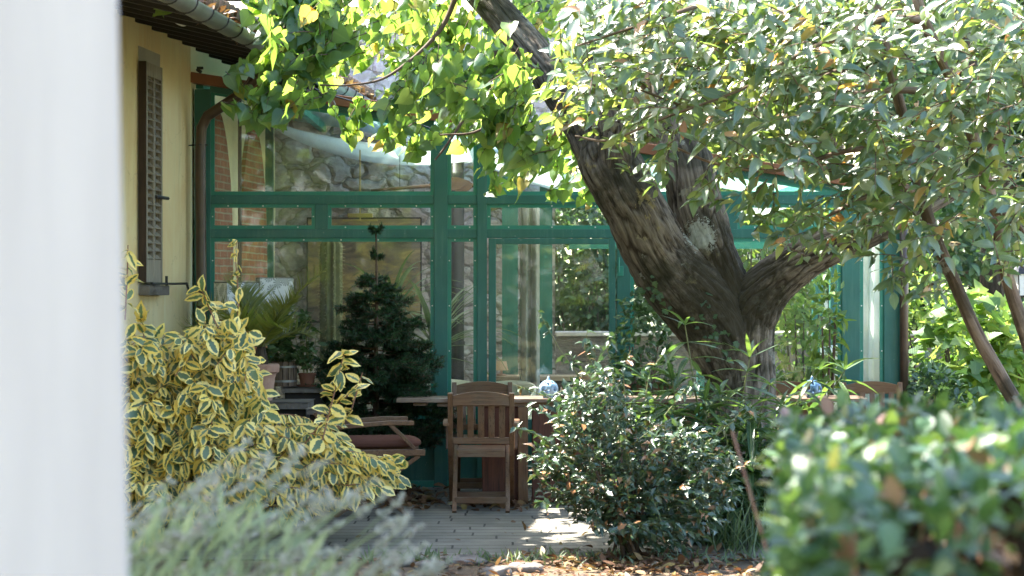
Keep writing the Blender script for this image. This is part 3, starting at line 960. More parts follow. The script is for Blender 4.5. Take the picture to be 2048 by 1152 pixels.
def pane(px0, px1, z0, z1, beadw=.030, d=YG + .03):
    a = P(px0, 0, YG).x; c = P(px1, 0, YG).x
    mb = MB()
    mb.box2((a, d - .012, z0), (a + beadw, d + .012, z1)); mb.box2((c - beadw, d - .012, z0), (c, d + .012, z1))
    mb.box2((a + beadw, d - .011, z0), (c - beadw, d + .011, z0 + beadw)); mb.box2((a + beadw, d - .011, z1 - beadw), (c - beadw, d + .011, z1))
    bd = mb.build('glazing_bead', M['teal_light'], gh, GO)
    sc_ = MB(); k = max(2, int((c - a) / .28)); kz = max(1, int((z1 - z0) / .3))
    for i in range(k):
        for zz in (z0 + beadw / 2, z1 - beadw / 2): sc_.box((a + (c - a) * (i + .5) / k, d - .014, zz), (.009, .006, .009))
    for i in range(kz):
        for xx in (a + beadw / 2, c - beadw / 2): sc_.box((xx, d - .015, z0 + (z1 - z0) * (i + .5) / kz), (.009, .006, .009))
    sc_.build('screws', M['frost'], bd, GO)
    g = MB(); g.box2((a + beadw - .004, d - .002, z0 + beadw - .004), (c - beadw + .004, d + .002, z1 - beadw + .004))
    g.build('window_pane', M['glass'], bd, GO)
# middle row
for (a, c) in ((421, 630), (655, 868), (895, 954), (974, 1234), (1261, 1452), (1475, 1684), (1720, 1768)):
    pane(a, c, T3, T2)
# lower row (door separately)
for (a, c) in gaps:
    if (a, c) == door_gap: continue
    pane(a, c, ZS + .035, T4)
    mb = rz(a, ZS - .03, c, ZS + .035, YG + .007, .07); mb.build('sill_rail', M['teal'], gh, GO)
    mb = rz(a, .0, c, ZS - .03, YG + .025, .04); mb.build('base_panel', M['teal'], gh, GO)
    mb = rz(a, .0, c, .05, YG + .005, .0198); mb.build('plinth_strip', M['teal_light'], gh, GO)
# upper row follows the roof
for (a, c) in gaps:
    xa, xc = P(a, 0, YG).x, P(c, 0, YG).x
    za, zc = zy(beam_y(a) + 33), zy(beam_y(c) + 33)
    d = YG + .03; bw = .03
    mb = MB()
    mb.box2((xa, d - .012, T1), (xa + bw, d + .012, za)); mb.box2((xc - bw, d - .012, T1), (xc, d + .012, zc))
    mb.box2((xa + bw, d - .011, T1), (xc - bw, d + .011, T1 + bw))
    mb.bar((xa + bw, d, za - .01), (xc - bw, d, zc - .01), .02, .03)
    bd = mb.build('glazing_bead', M['teal_light'], gh, GO)
    g = MB(); g.prism([(xa + bw - .004, T1 + bw), (xc - bw + .004, T1 + bw), (xc - bw + .004, zc - .02), (xa + bw - .004, za - .02)], d - .002, d + .002)
    g.build('window_pane', M['glass'], bd, GO)
# door
dr_ = MB(); d0 = 977; d1 = 1231
for (a, c) in ((d0, d0 + 15), (d1 - 13, d1)):
    rz(a, .03, c, T4 - .004, YG - .008, .06, dr_)
rz(d0 + 15, T4 - .05, d1 - 13, T4 - .005, YG - .007, .058, dr_); rz(d0 + 15, ZS - .05, d1 - 13, ZS + .03, YG - .007, .058, dr_)
rz(d0 + 15, .03, d1 - 13, .12, YG - .007, .058, dr_)
door = dr_.build('door', M['teal'], gh, GO, bevel=.004)
mb = rz(d0 + 15, .12, d1 - 13, ZS - .05, YG + .01, .03); mb.build('door_panel', M['teal'], door, GO)
g = rz(d0 + 14, ZS + .025, d1 - 12, T4 - .045, YG + .018, .004); g.build('window_pane', M['glass'], door, GO)
mb = rect(1235, 532, 1247, 552, YG - .022, .02); mb.tube([P(1238, 515, YG - .03), P(1238, 545, YG - .03)], .007, 8)
mb.build('door_lock', M['teal_light'], gh, GO, bevel=.003)
# brown beam
mb = MB(); pa = P(383, beam_y(383) + 11, YG + .02); pc = P(1812, beam_y(1812) + 11, YG + .02)
mb.bar(pa, pc, .16, .085); mb.build('roof_beam', M['brown_paint'], gh, GO, bevel=.004)
# roof sheets and rafters (slope to the right)
YB = 20.2
slope = (pc.z - pa.z) / (pc.x - pa.x)
def rfz(x): return pa.z + slope * (x - pa.x)
xs = np.linspace(pa.x + .05, pc.x, 9)
for i in range(8):
    mb = MB(); a, c = xs[i], xs[i + 1]
    mb.add([(a + .03, YG + .14, rfz(a) - .01), (c - .03, YG + .14, rfz(c) - .01), (c - .03, YB, rfz(c) - .01), (a + .03, YB, rfz(a) - .01)], [(0, 1, 2, 3)])
    mb.build('roof_sheet', M['polycarb'], gh, GO)
for i in range(9):
    mb = MB(); mb.box2((xs[i] - .03, YG + .12, rfz(xs[i]) - .07), (xs[i] + .03, YB, rfz(xs[i]) + .01)); mb.build('rafter', M['teal_light'], gh, GO)
# back and right-hand walls
def bx(px, d): return (px - 1024) * d / F
for (px, w, d) in ((535, .10, 19.75), (1020, .15, 19.6), (1092, .12, 19.9), (1405, .1, 20.1), (1636, .1, 20.1)):
    x = bx(px, d); mb = MB(); mb.box2((x - w / 2, d, 0), (x + w / 2, d + .08, rfz(x) - .08)); mb.build('rear_post', M['teal'], gh, GO)
mb = MB(); mb.box2((.55, 20.11, 2.0), (XR - .04, 20.17, 2.07)); mb.build('rear_rail', M['teal_light'], gh, GO)
mb = MB(); mb.box2((XR - .04, YG + .1, 2.05), (XR + .02, YB, 2.13)); mb.build('side_rail', M['teal_light'], gh, GO)
mb = MB(); mb.box2((XR - .04, YG + .1, .0), (XR + .02, YB, .5)); mb.build('side_panel', M['teal'], gh, GO)
mb = MB(); mb.box2((XR - .06, YB, 0), (XR + .04, YB + .1, rfz(XR) - .05)); mb.build('rear_post', M['teal'], gh, GO)
mb = MB(); mb.tube([P(1808, 380, YG - .05), P(1808, 600, YG - .05), (P(1808, 600, YG - .05).x, YG - .05, 0)], .036, 12); mb.build('downpipe', M['brown_pipe'], gh, GO, smooth=True)
# screws along the beads are below the size of a pixel and left out

# ------------------------------------------------------------------ rubble wall behind the glasshouse, low garden wall
def rough_wall(name, x0, x1, y0, y1, z1, label, cat, m='stone_wall'):
    b = MB()
    def fn(u, v):
        x = x0 + (x1 - x0) * u; z = z1 * v
        return (x, y0 + .05 * noise.noise(Vector((x * 3, z * 4, 1))) + .025 * noise.noise(Vector((x * 9, z * 11, 5))), z)
    b.grid(fn, int((x1 - x0) * 24), int(z1 * 24))
    b.grid(lambda u, v: (x0 + (x1 - x0) * u, y1, z1 * v), 2, 2); b.grid(lambda u, v: (x1, y0 + (y1 - y0) * u, z1 * v), 2, 2); b.grid(lambda u, v: (x0, y0 + (y1 - y0) * u, z1 * v), 2, 2); b.grid(lambda u, v: (x0 + (x1 - x0) * u, y0 + (y1 - y0) * v, z1), 2, 2)
    o = b.build(name, M[m], smooth=True); tag(o, label, cat); return o
rough_wall('stone_wall', -2.7, .42, 20.2, 20.7, 4.3, 'tall rubble stone wall seen through the left panes', 'wall')
rough_wall('low_stone_wall', .45, 4.5, 21.3, 21.7, 1.12, 'low stone garden wall seen through the glass door', 'wall', 'low_wall')
b = MB(); b.box2((.45, 21.25, 1.125), (4.5, 21.75, 1.17))
tag(b.build('coping_slab', M['lintel'], bevel=.01), 'pale slab capping the low stone wall behind the door', 'coping')
b = MB(); b.box2((-2.3, 16.96, .0), (XR - .05, 20.15, .012)); tag(b.build('bounce_floor', M['cream']), kind='structure')  # pale floor added to bounce light up into the glasshouse

# ------------------------------------------------------------------ cloths hung under the roof, curtains
def swag(name, xa, za, xb, zb, sag, label):
    b = MB()
    def fn(u, v):
        x = xa + (xb - xa) * u
        s = 4 * u * (1 - u)
        skew = u ** .85
        z = za + (zb - za) * u - sag * (4 * skew * (1 - skew)) + .012 * sin(v * 15 + u * 5) * s
        return (x, YG + .35 + 2.7 * v + .03 * sin(u * 9), z)
    b.grid(fn, 28, 16)
    tag(b.build(name, M['white_cloth'], smooth=True, solid=.004), label, 'fabric swag', 'white cloths slung under the glass roof')
a_ = P(484, 212, 17.25); c_ = P(965, 284, 17.25)
swag('fabric_swag', a_.x, a_.z, c_.x, c_.z, .16, 'shaded white cloth slung under the roof, nearest the yellow house')
a_ = P(972, 296, 17.25); c_ = P(1420, 378, 17.25)
swag('fabric_swag', a_.x, a_.z, c_.x, c_.z, .11, 'bright white cloth slung under the roof above the glass door')
a_ = P(1425, 380, 17.25); c_ = P(1600, 408, 17.25)
swag('fabric_swag', a_.x, a_.z, c_.x, c_.z, .08, 'short white cloth slung under the roof behind the evergreen leaves')

def curtain(name, x0, x1, y, z0, z1, m, label, folds=7, depth=.03, flare=.1):
    b = MB()
    def fn(u, v):
        w = 1 + flare * (1 - v)
        x = (x0 + x1) / 2 + (x1 - x0) * (u - .5) * w
        return (x, y + depth * sin(u * folds * pi + .6 * sin(v * 3)) + .02 * sin(v * 5), z0 + (z1 - z0) * v)
    b.grid(fn, 60, 14)
    tag(b.build(name, m, smooth=True, solid=.004), label, 'curtain')
curtain('curtain', bx(1722, 17.2), bx(1778, 17.2), 17.2, .05, zy(462, 17.2), M['white_cloth'], 'long sunlit white curtain between the two right-hand green posts', 5)
curtain('curtain', bx(1640, 18.6), bx(1690, 18.6), 18.6, .05, zy(690, 18.6), M['white_cloth'], 'short bright white cloth hanging behind the blue lantern', 4)
curtain('curtain', bx(1040, 18.6), bx(1078, 18.6), 18.6, .05, zy(410, 18.6), M['grey_cloth'], 'grey curtain hanging behind the glass of the door', 4, .05)

# ------------------------------------------------------------------ things inside the glasshouse
o = empty('stove_pipe', (bx(915, 19.6), 19.6, 0), 'thick black pipe standing against the stone wall, left of the door', 'pipe')
b = MB(); b.tube([(0, 0, 0), (0, 0, 3.0)], .062, 16); b.build('pipe', M['iron'], o, smooth=True)
b = MB()
for z in (1.1, 2.15): b.lathe([(.064, -.02), (.072, -.015), (.072, .015), (.064, .02)], (0, 0, z), 16)
b.build('pipe_collar', M['iron'], o)
o = empty('painting', (bx(728, 20.0), 20.02, zy(540, 20)), 'large ochre and brown abstract panel hung on the stone wall', 'painting')
w = 225 * 20 / F / 2; h = 205 * 20 / F / 2
b = MB(); b.box2((-w, 0, -h), (w, .03, h)); b.build('canvas', M['painting'], o)
b = MB(); b.box2((-w - .012, -.005, h), (w + .012, .04, h + .015)); b.box2((-w - .012, -.005, -h - .015), (w + .012, .04, -h))
b.box2((-w - .013, -.006, -h), (-w, .04, h)); b.box2((w, -.006, -h), (w + .013, .04, h)); b.build('frame', M['dark_wood'], o)

o = empty('pendant_lamp', P(720, 441, 18.4), 'ochre bar pendant lamp seen through the small upper pane', 'pendant lamp')
b = MB(); b.tube([(0, 0, 0), (0, 0, .75)], .007, 6); b.build('rod', M['ochre'], o)
b = MB(); b.box((0, 0, 0), (.31, .02, .014)); b.build('bar', M['ochre'], o, bevel=.003)
b = MB(); b.box((0, .03, .045), (.22, .08, .036)); b.build('shade', M['ochre'], o, bevel=.005)

def paddle(name, pa, pb, blade_at_end, label):
    o = empty(name, pa, label, 'paddle', 'wooden paddles hung inside the glasshouse')
    d = pb - pa; L = d.length
    b = MB(); b.tube([Vector((0, 0, 0)), d * .5, d * .62], [.012, .016, .018], 8); b.build('shaft', M['side_wood'] if False else M['teak_x'], o, smooth=True)
    b = MB(); st = [(.60, .018), (.68, .045), (.80, .062), (.92, .055), (1.0, .012)]
    vs = []; fs = []
    for (t, w) in st:
        c = d * t
        for (i, j) in ((-1, -1), (1, -1), (1, 1), (-1, 1)):
            vs.append((c.x + .3 * w * i * .0, c.y + i * .010, c.z + j * w))
    for i in range(len(st) - 1):
        for k in range(4): fs.append((i * 4 + k, i * 4 + (k + 1) % 4, i * 4 + 4 + (k + 1) % 4, i * 4 + 4 + k))
    fs += [(3, 2, 1, 0), tuple(range(len(vs) - 4, len(vs)))]
    b.add(vs, fs); b.build('blade', M['teak_x'], o, bevel=.003)
    b = MB(); b.tube([d * .3, d * .3 + Vector((0, 0, .35))], .003, 4); b.build('cord', M['iron'], o)
paddle('wooden_paddle', P(742, 381, 18.3), P(934, 366, 18.3), True, 'long brown wooden paddle hanging inside left of the door')
paddle('wooden_paddle', P(1006, 370, 18.5), P(905, 372, 18.5), True, 'shorter brown wooden paddle hanging inside above the narrow pane')

# cactus
o = empty('tall_cactus', (bx(662, 18.2), 18.2, 0), 'tall ribbed columnar cactus behind the glass, left of the fir', 'cactus')
b = MB(); b.tube([(0, 0, .4 + .1 * i) for i in range(17)] + [(0, 0, 2.04), (0, 0, 2.07)], [.085] * 17 + [.06, .01], 40, disp=lambda a, L, r, p: .016 * cos(9 * a) * (r / .085))
b.build('column', M['cactus'], o, smooth=True)
pos, dr, nm, sz = [], [], [], []
for k in range(9):
    a = 2 * pi * k / 9
    for i in range(50):
        for q in range(2):
            pos.append((cos(a + pi / 2) * .098, sin(a + pi / 2) * .098, .42 + i * .032)); dr.append((cos(a + pi / 2) + rnd.gauss(0, .6), sin(a + pi / 2) + rnd.gauss(0, .6), rnd.gauss(0, .6))); nm.append((rnd.gauss(0, 1), rnd.gauss(0, 1), 1)); sz.append(.03)
leaf_mesh('spines', M['spine'], LANCE, pos, dr, nm, sz, o)
b = MB(); b.lathe([(.11, 0), (.15, .38), (.165, .38), (.165, .42), (.14, .42), (.135, .39), (0.01, .39)], seg=20); b.build('pot', M['terracotta_dark'], o, smooth=False)

# strap-leaved plant inside
def strap_plant(name, base, hts, n, ln, label, mt='strap', seed=0, mat_pot='terracotta_dark'):
    r = random.Random(seed)
    o = empty(name, base, label, 'potted plant')
    b = MB(); b.lathe([(.12, 0), (.16, .30), (.175, .30), (.175, .34), (.15, .34), (.145, .31), (.01, .31)], seg=20); b.build('pot', M[mat_pot], o)
    b = MB(); b.tube([(0, 0, .3), (.01, 0, hts * .6), (0, .01, hts)], [.035, .03, .03], 10); b.build('stem', M['bark_dark'], o, smooth=True)
    b = MB()
    for i in range(n):
        az = r.uniform(0, 2 * pi); el = r.uniform(-.1, 1.3); L = ln * r.uniform(.7, 1.1); w = r.uniform(.016, .024)
        hd = Vector((cos(az), sin(az), 0)); sd = Vector((-sin(az), cos(az), 0)); pts = []
        vs = []; fs = []; uv = []
        p = Vector((0, 0, hts + r.uniform(-.12, .02))); e = el
        for k in range(9):
            t = k / 8; ww = w * (1 - t ** 2.5) + .001
            up = Vector((-hd.x * sin(e), -hd.y * sin(e), cos(e)))
            vs += [tuple(p - sd * ww + up * .004), tuple(p), tuple(p + sd * ww + up * .004)]; uv += [(1, t), (0, t), (1, t)]
            p = p + (hd * cos(e) + Vector((0, 0, sin(e)))) * (L / 8); e -= .05 + .30 * t * (1.2 - el * .5)
        for k in range(8):
            a = 3 * k; fs += [(a, a + 1, a + 4, a + 3), (a + 1, a + 2, a + 5, a + 4)]
        b.add(vs, fs, uv)
    b.build('leaves', M[mt], o, smooth=True)
    return o
strap_plant('strap_leaf_plant', (bx(868, 17.7), 17.7, 0), 1.12, 46, .78, 'spiky strap-leaved potted plant inside behind the second green post', seed=3)
strap_plant('strap_leaf_plant', (bx(782, 18.4), 18.4, 0), 1.45, 26, .75, 'taller strap-leaved potted plant inside, half hidden behind the fir', seed=5)

# printed lamps
def floor_lamp(name, px, d, z0, z1, w, rot, label):
    o = empty(name, (bx(px, d), d, 0), label, 'floor lamp', 'white lamps with leaf print', rz=rot)
    b = MB()
    for k in range(4):
        a = pi / 4 + k * pi / 2; c = pi / 4 + (k + 1) * pi / 2; r = w / math.sqrt(2)
        b.add([(r * cos(a), r * sin(a), z0), (r * cos(c), r * sin(c), z0), (r * cos(c), r * sin(c), z1), (r * cos(a), r * sin(a), z1)], [(0, 1, 2, 3)],
              [(k, 0), (k + 1, 0), (k + 1, 1), (k, 1)])
    s = b.build('lamp_shade', M['shade_print'], o, solid=.004)
    r = w / math.sqrt(2) + .004
    for z in (z0, z1):
        b = MB(); ps = [(r * cos(pi / 4 + k * pi / 2), r * sin(pi / 4 + k * pi / 2), z) for k in range(5)]
        for k in range(4): b.tube([ps[k], ps[k + 1]], .004, 5)
        b.build('shade_rim', M['grey_metal'], s)
    b = MB(); b.tube([(0, 0, .02), (0, 0, z1 - .03)], .008, 8); b.build('pole', M['grey_metal'], o)
    b = MB(); b.lathe([(.13, 0), (.13, .015), (.02, .025)], seg=20); b.build('base', M['iron'], o)
floor_lamp('floor_lamp', 549, 16.5, zy(638, 16.5), zy(556, 16.5), .26, .25, 'square white lamp shade with dark leaf print, nearer the fir')
floor_lamp('floor_lamp', 476, 16.45, zy(640, 16.45), zy(565, 16.45), .29, .5, 'square white printed lamp shade half hidden by the palm, nearest the downpipe')

# sideboard and small lamp, cream chairs inside
o = empty('sideboard', (bx(1100, 19.0), 19.0, 0), 'long low wooden sideboard behind the glass door', 'sideboard')
b = MB(); b.box2((-.62, -.2, .78), (.75, .2, .82)); b.build('top', M['side_wood'], o, bevel=.004)
b = MB()
b.box2((-.6, -.19, .1), (.73, .19, .779)); b.build('cabinet', M['dark_wood'], o)
for x in (-.55, .68): MB().box2((x - .03, -.15, 0), (x + .03, .15, .1)).build('leg', M['dark_wood'], o)
o = empty('table_lamp', (bx(1003, 18.95), 18.95, .821), 'small pink shaded lamp on the sideboard', 'table lamp')
MB().lathe([(.045, .0), (.045, .012), (.01, .02), (.01, .06)], seg=14).build('base', M['terracotta'], o, smooth=True)
MB().lathe([(.062, .05), (.045, .13)], seg=18, close=False).build('lamp_shade', M['pink_shade'], o, smooth=True)
def shell_chair(px, d, rz_, label):
    o = empty('shell_chair', (bx(px, d), d, 0), label, 'chair', 'cream chairs inside the glasshouse', rz=rz_)
    b = MB()
    def fn(u, v):
        a = -2.0 + 4.0 * u
        top = .82 - .16 * (abs(a) / 2.0) ** 2
        r = .26 + .04 * v
        return (r * sin(a), -r * cos(a) * .95 + .02, .44 + (top - .44) * v)
    b.grid(fn, 28, 8); b.build('back', M['cream_plastic'], o, smooth=True, solid=.02)
    MB().lathe([(.24, .41), (.27, .44), (.24, .46)], seg=24).build('seat', M['cream_plastic'], o, smooth=True)
    for (x, y) in ((-.2, -.2), (.2, -.2), (-.2, .2), (.2, .2)):
        MB().tube([(x * .8, y * .8, .42), (x, y, 0)], [.014, .011], 8).build('leg', M['grey_metal'], o)
shell_chair(1003, 17.75, 2.7, 'cream shell chair inside just left of the glass door')
shell_chair(917, 18.0, 3.6, 'cream shell chair inside behind the narrow pane')

# ------------------------------------------------------------------ wooden folding chairs
def make_chair(label, group='teak folding chairs around the tables'):
    o = empty('folding_chair', (0, 0, 0), label, 'chair', group)
    hw = .222
    for s in (-1, 1):
        b = MB(); x = s * hw
        pts = [Vector((x, -.265, .865)), Vector((x, -.215, .62)), Vector((x, -.14, .42)), Vector((x, .26, .0))]
        for i in range(3): b.bar(pts[i], pts[i + 1] + (pts[i + 1] - pts[i]).normalized() * .01, .036, .042, up=(0, 1, .2))
        b.build('upright', M['teak_z'], o, bevel=.003)
        b = MB(); x2 = s * (hw - .030)
        b.bar((x2, -.25, 0), (x2, .20, .445), .032, .040, up=(0, 1, .2)); b.build('leg', M['teak_z'], o, bevel=.003)
        b = MB(); xa = s * (hw + .030)
        n = 8; vs = []; fs = []
        for i in range(n + 1):
            t = i / n; y = -.25 + .50 * t; z = .635 + .012 * sin(t * pi); w = .021 + .007 * sin(t * pi)
            for (a_, c_) in ((-1, -1), (1, -1), (1, 1), (-1, 1)): vs.append((xa + a_ * w, y, z + c_ * .011))
        for i in range(n):
            for k in range(4): fs.append((i * 4 + k, i * 4 + (k + 1) % 4, i * 4 + 4 + (k + 1) % 4, i * 4 + 4 + k))
        fs += [(3, 2, 1, 0), (n * 4, n * 4 + 1, n * 4 + 2, n * 4 + 3)]
        b.add(vs, fs); b.build('armrest', M['teak_x'], o, bevel=.004)
        b = MB(); b.bar((xa, .16, .622), (xa, .12, .43), .024, .03, up=(0, 1, 0)); b.build('arm_support', M['teak_z'], o, bevel=.003)
    # top rail: arched board
    b = MB(); n = 10; vs = []; fs = []
    for i in range(n + 1):
        t = i / n * 2 - 1; x = t * (hw - .018); zt = .845 + .030 * (1 - t * t); y = -.258
        for (yy, zz) in ((-.013, .775), (.013, .775), (.013, zt), (-.013, zt)): vs.append((x, y + yy, zz))
    for i in range(n):
        for k in range(4): fs.append((i * 4 + k, i * 4 + (k + 1) % 4, i * 4 + 4 + (k + 1) % 4, i * 4 + 4 + k))
    fs += [(3, 2, 1, 0), (n * 4, n * 4 + 1, n * 4 + 2, n * 4 + 3)]
    b.add(vs, fs); b.build('top_rail', M['teak_x'], o, bevel=.003)
    b = MB(); b.box((0, -.188, .515), (2 * hw - .036, .026, .046)); b.build('lower_rail', M['teak_x'], o, bevel=.003)
    for k in range(5):
        x = -.152 + .076 * k
        b = MB(); b.bar((x, -.192, .535), (x, -.247, .785), .044, .012, up=(0, 1, .2)); b.build('back_slat', M['teak_z'], o, bevel=.002)
    b = MB()
    for k in range(8): b.box((0, -.20 + .056 * k, .447), (2 * hw - .10, .044, .014))
    b.build('seat', M['teak_x'], o, bevel=.002)
    for s in (-1, 1):
        MB().box((s * .16, 0, .424), (.022, .44, .03)).build('seat_rail', M['teak_x'], o)
    MB().box((0, -.225, .425), (2 * hw - .10, .022, .05)).build('seat_edge', M['teak_x'], o, bevel=.003)
    b = MB(); b.bar((-hw + .03, -.195, .085), (hw - .03, -.195, .085), .018, .046); b.build('stretcher', M['teak_x'], o, bevel=.003)
    b = MB(); b.bar((-hw + .016, .20, .085), (hw - .016, .20, .085), .018, .046); b.build('stretcher', M['teak_x'], o, bevel=.003)
    return o

ch = make_chair('brown teak folding chair with its slatted back to us, drawn up to the long table')
ch.location = (bx(963, 15.22), 15.22, 0)
def chair_at(px, d, rot, label):
    c = copy_tree(ch); c.location = (bx(px, d), d, 0); c.rotation_euler = (0, 0, rot); c['label'] = label
    return c
chair_at(966, 16.33, pi + .04, 'teak folding chair facing us across the table, behind the slatted front chair')
chair_at(1578, 16.4, pi, 'teak folding chair with only its top rail visible, left of the deep blue lantern')
chair_at(1752, 16.35, pi - .05, 'teak folding chair with only its curved top showing above the hedge by the white curtain')
chair_at(1300, 16.36, pi, 'teak folding chair facing us behind the glossy shrub, left of the big trunk')

# ------------------------------------------------------------------ tables
def table(name, x0, x1, y0, y1, zt, label, peds):
    cx = (x0 + x1) / 2; cy = (y0 + y1) / 2
    o = empty(name, (cx, cy, 0), label, 'table', 'wooden garden tables')
    b = MB(); nb = 6; w = (y1 - y0) / nb
    for k in range(nb):
        e0 = rnd.uniform(-.012, .012)
        b.box2((x0 - cx + e0, y0 - cy + w * k + .003, zt - .028), (x1 - cx + e0, y0 - cy + w * (k + 1) - .003, zt))
    b.build('tabletop', M['table_top'], o, bevel=.003)
    b = MB(); b.box2((x0 - cx + .12, y0 - cy + .06, zt - .055), (x0 - cx + .22, y1 - cy - .06, zt - .0285))
    b.box2((x0 - cx + .30, y0 - cy + .05, zt - .06), (x1 - cx - .3, y0 - cy + .075, zt - .0285)); b.build('under_frame', M['teak_x'], o)
    for (xa, xb, w2) in peds:
        b = MB(); b.prism([(xa - cx - w2, 0.0), (xb - cx + w2, 0.0), (xb - cx, zt - .062), (xa - cx, zt - .062)], -.12, .12); b.build('pedestal', M['red_wood'], o, bevel=.006)
    return o
t1 = table('garden_table', bx(794, 15.55), bx(1418, 15.55), 15.55, 16.0, .79, 'long wooden table behind the front chair with a pale blue lantern on it',
      [(bx(962, 15.7), bx(1040, 15.7), -.012), (bx(1064, 15.7), bx(1210, 15.7), .0)])
tl = t1.location
b = MB(); b.box2((bx(1036, 15.6) - tl.x, 15.575 - tl.y, 0), (bx(1056, 15.6) - tl.x, 15.64 - tl.y, .728)); b.build('leg', M['teak_z'], t1, bevel=.004)
b = MB(); b.box2((bx(1370, 15.6) - tl.x, 15.575 - tl.y, 0), (bx(1390, 15.6) - tl.x, 15.64 - tl.y, .728)); b.build('leg', M['teak_z'], t1, bevel=.004)
t2 = table('garden_table', bx(1535, 15.6), bx(1735, 15.6), 15.6, 16.05, .79, 'wooden table right of the big trunk with a deep blue lantern on it', [(2.15, 2.4, .0)])

def pierced_lantern(px, d, z, r, m, label):
    o = empty('pierced_lantern', (bx(px, d), d, z), label, 'lantern', 'blue pierced ceramic lanterns')
    nlat, nlon = 18, 30
    vs = []; fs = []
    for i in range(nlat + 1):
        t = .16 + (pi - .32) * i / nlat
        for k in range(nlon):
            a = 2 * pi * k / nlon; vs.append((r * sin(t) * cos(a), r * sin(t) * sin(a), r * .96 - r * .96 * cos(pi - t) * -1 if False else r * .93 + r * .93 * cos(t)))
    for i in range(nlat):
        for k in range(nlon):
            u = k % 6; w = i % 6
            hole = (2 <= i < nlat - 2) and ((u in (1, 2) and w in (1, 2, 3)) or (u == 4 and w in (3, 4, 5)) or (u == 3 and w == 4))
            if hole: continue
            k2 = (k + 1) % nlon; fs.append((i * nlon + k, i * nlon + k2, (i + 1) * nlon + k2, (i + 1) * nlon + k))
    MB().add(vs, fs).build('globe', m, o, smooth=True, solid=.006)
    MB().lathe([(r * .55, .0), (r * .6, .008), (r * .4, .014)], seg=20).build('base', m, o, smooth=True)
    MB().lathe([(r * .26, r * 1.82), (r * .18, r * 1.95), (r * .12, r * 2.15), (r * .03, r * 2.3)], seg=14).build('finial', m, o, smooth=True)
pierced_lantern(1097, 15.68, .79, .072, M['blue_glaze'], 'pale blue pierced ceramic lantern on the long table')
pierced_lantern(1624, 15.72, .79, .072, M['deep_blue_glaze'], 'deep blue pierced ceramic lantern on the table right of the trunk')
o = MB().lathe([(.035, 0), (.058, .012), (.068, .032), (.06, .036), (.048, .018), (.01, .012)], seg=22).build('ashtray', M['stone'], None, (0, 0, 0), smooth=True)
o.location = (bx(1130, 15.68), 15.68, .7905); tag(o, 'small grey stone ashtray beside the pale blue lantern', 'ashtray')

# ------------------------------------------------------------------ reclining armchair at the left, seen from its side
o = empty('reclining_armchair', (bx(738, 14.95), 14.95, 0), 'teak folding armchair with a pink cushion, turned sideways by the fir', 'armchair', rz=R_(-82))
hw = .25
for s in (-1, 1):
    x = s * hw
    b = MB(); pts = [(-.42, .615), (-.15, .645), (.12, .665), (.30, .662)]; vs = []; fs = []
    for i, (y, z) in enumerate(pts):
        for (a_, c_) in ((-1, -1), (1, -1), (1, 1), (-1, 1)): vs.append((x + a_ * .03, y, z + c_ * .016))
    for i in range(3):
        for k in range(4): fs.append((i * 4 + k, i * 4 + (k + 1) % 4, i * 4 + 4 + (k + 1) % 4, i * 4 + 4 + k))
    fs += [(3, 2, 1, 0), (12, 13, 14, 15)]
    b.add(vs, fs); b.build('armrest', M['teak_x'], o, bevel=.005)
    b = MB(); b.bar((x, .14, .648), (x, .31, .475), .026, .032, up=(1, 0, 0)); b.build('arm_support', M['teak_z'], o, bevel=.003)
    b = MB(); b.box2((x - .016, -.30, .43), (x + .016, .38, .475)); b.build('seat_rail', M['teak_x'], o, bevel=.004)
    b = MB(); b.bar((x * .9, .34, .43), (x * .9, -.26, 0), .03, .045, up=(1, 0, 0)); b.build('leg', M['teak_z'], o, bevel=.003)
    b = MB(); b.bar((x * .78, -.22, .43), (x * .78, .26, 0), .03, .045, up=(1, 0, 0)); b.build('leg', M['teak_z'], o, bevel=.003)
    b = MB(); b.bar((x, -.22, .44), (x, -.40, .74), .028, .045, up=(1, 0, 0)); b.build('upright', M['teak_z'], o, bevel=.003)
b = MB()
for k in range(7): b.bar((-.2 + .066 * k, -.25, .50), (-.2 + .066 * k, -.38, .70), .04, .012, up=(0, 1, 1))
b.build('backrest', M['teak_z'], o)
b = MB()
def cush(u, v):
    a = 2 * pi * v; e = .55
    c_, s_ = cos(a), sin(a)
    return ((abs(c_) ** e * math.copysign(1, c_)) * .215 * (1 - .25 * abs(2 * u - 1) ** 6), -.26 + .62 * u, .515 + (abs(s_) ** e * math.copysign(1, s_)) * .04 * (1 - .55 * abs(2 * u - 1) ** 8))
b.grid(cush, 24, 24); b.build('cushion', M['cushion'], o, smooth=True)

# ------------------------------------------------------------------ potted palm, planters, stone benches at the left
def bench(name, px0, px1, d0, d1, z, th, label):
    x0, x1 = bx(px0, d0), bx(px1, d0); cx = (x0 + x1) / 2
    o = empty(name, (cx, d0, 0), label, 'stone bench')
    b = MB()
    def fn(u, v):
        return (x0 - cx + (x1 - x0) * u + .01 * noise.noise(Vector((u * 7, v * 9, px0))), (d1 - d0) * v + .012 * noise.noise(Vector((u * 11, v * 3, 2 + px0))), z + .004 * noise.noise(Vector((u * 5, v * 5, 9))))
    b.grid(fn, 12, 8)
    b.box2((x0 - cx + .01, .012, z - th), (x1 - cx - .01, d1 - d0 - .01, z - .006)); b.build('slab', M['stone'], o)
    b = MB(); b.box2((x0 - cx + .03, .07, 0), (x1 - cx - .03, d1 - d0 - .05, z - th - .002)); b.build('base', M['dark_wood'], o)
    return o
bench('stone_bench', 440, 618, 15.25, 15.75, .78, .05, 'dark slab bench with fallen leaves under the terracotta pot')
bench('stone_bench', 560, 650, 15.85, 16.25, .86, .04, 'dark rear shelf carrying the wooden planter and small pot')
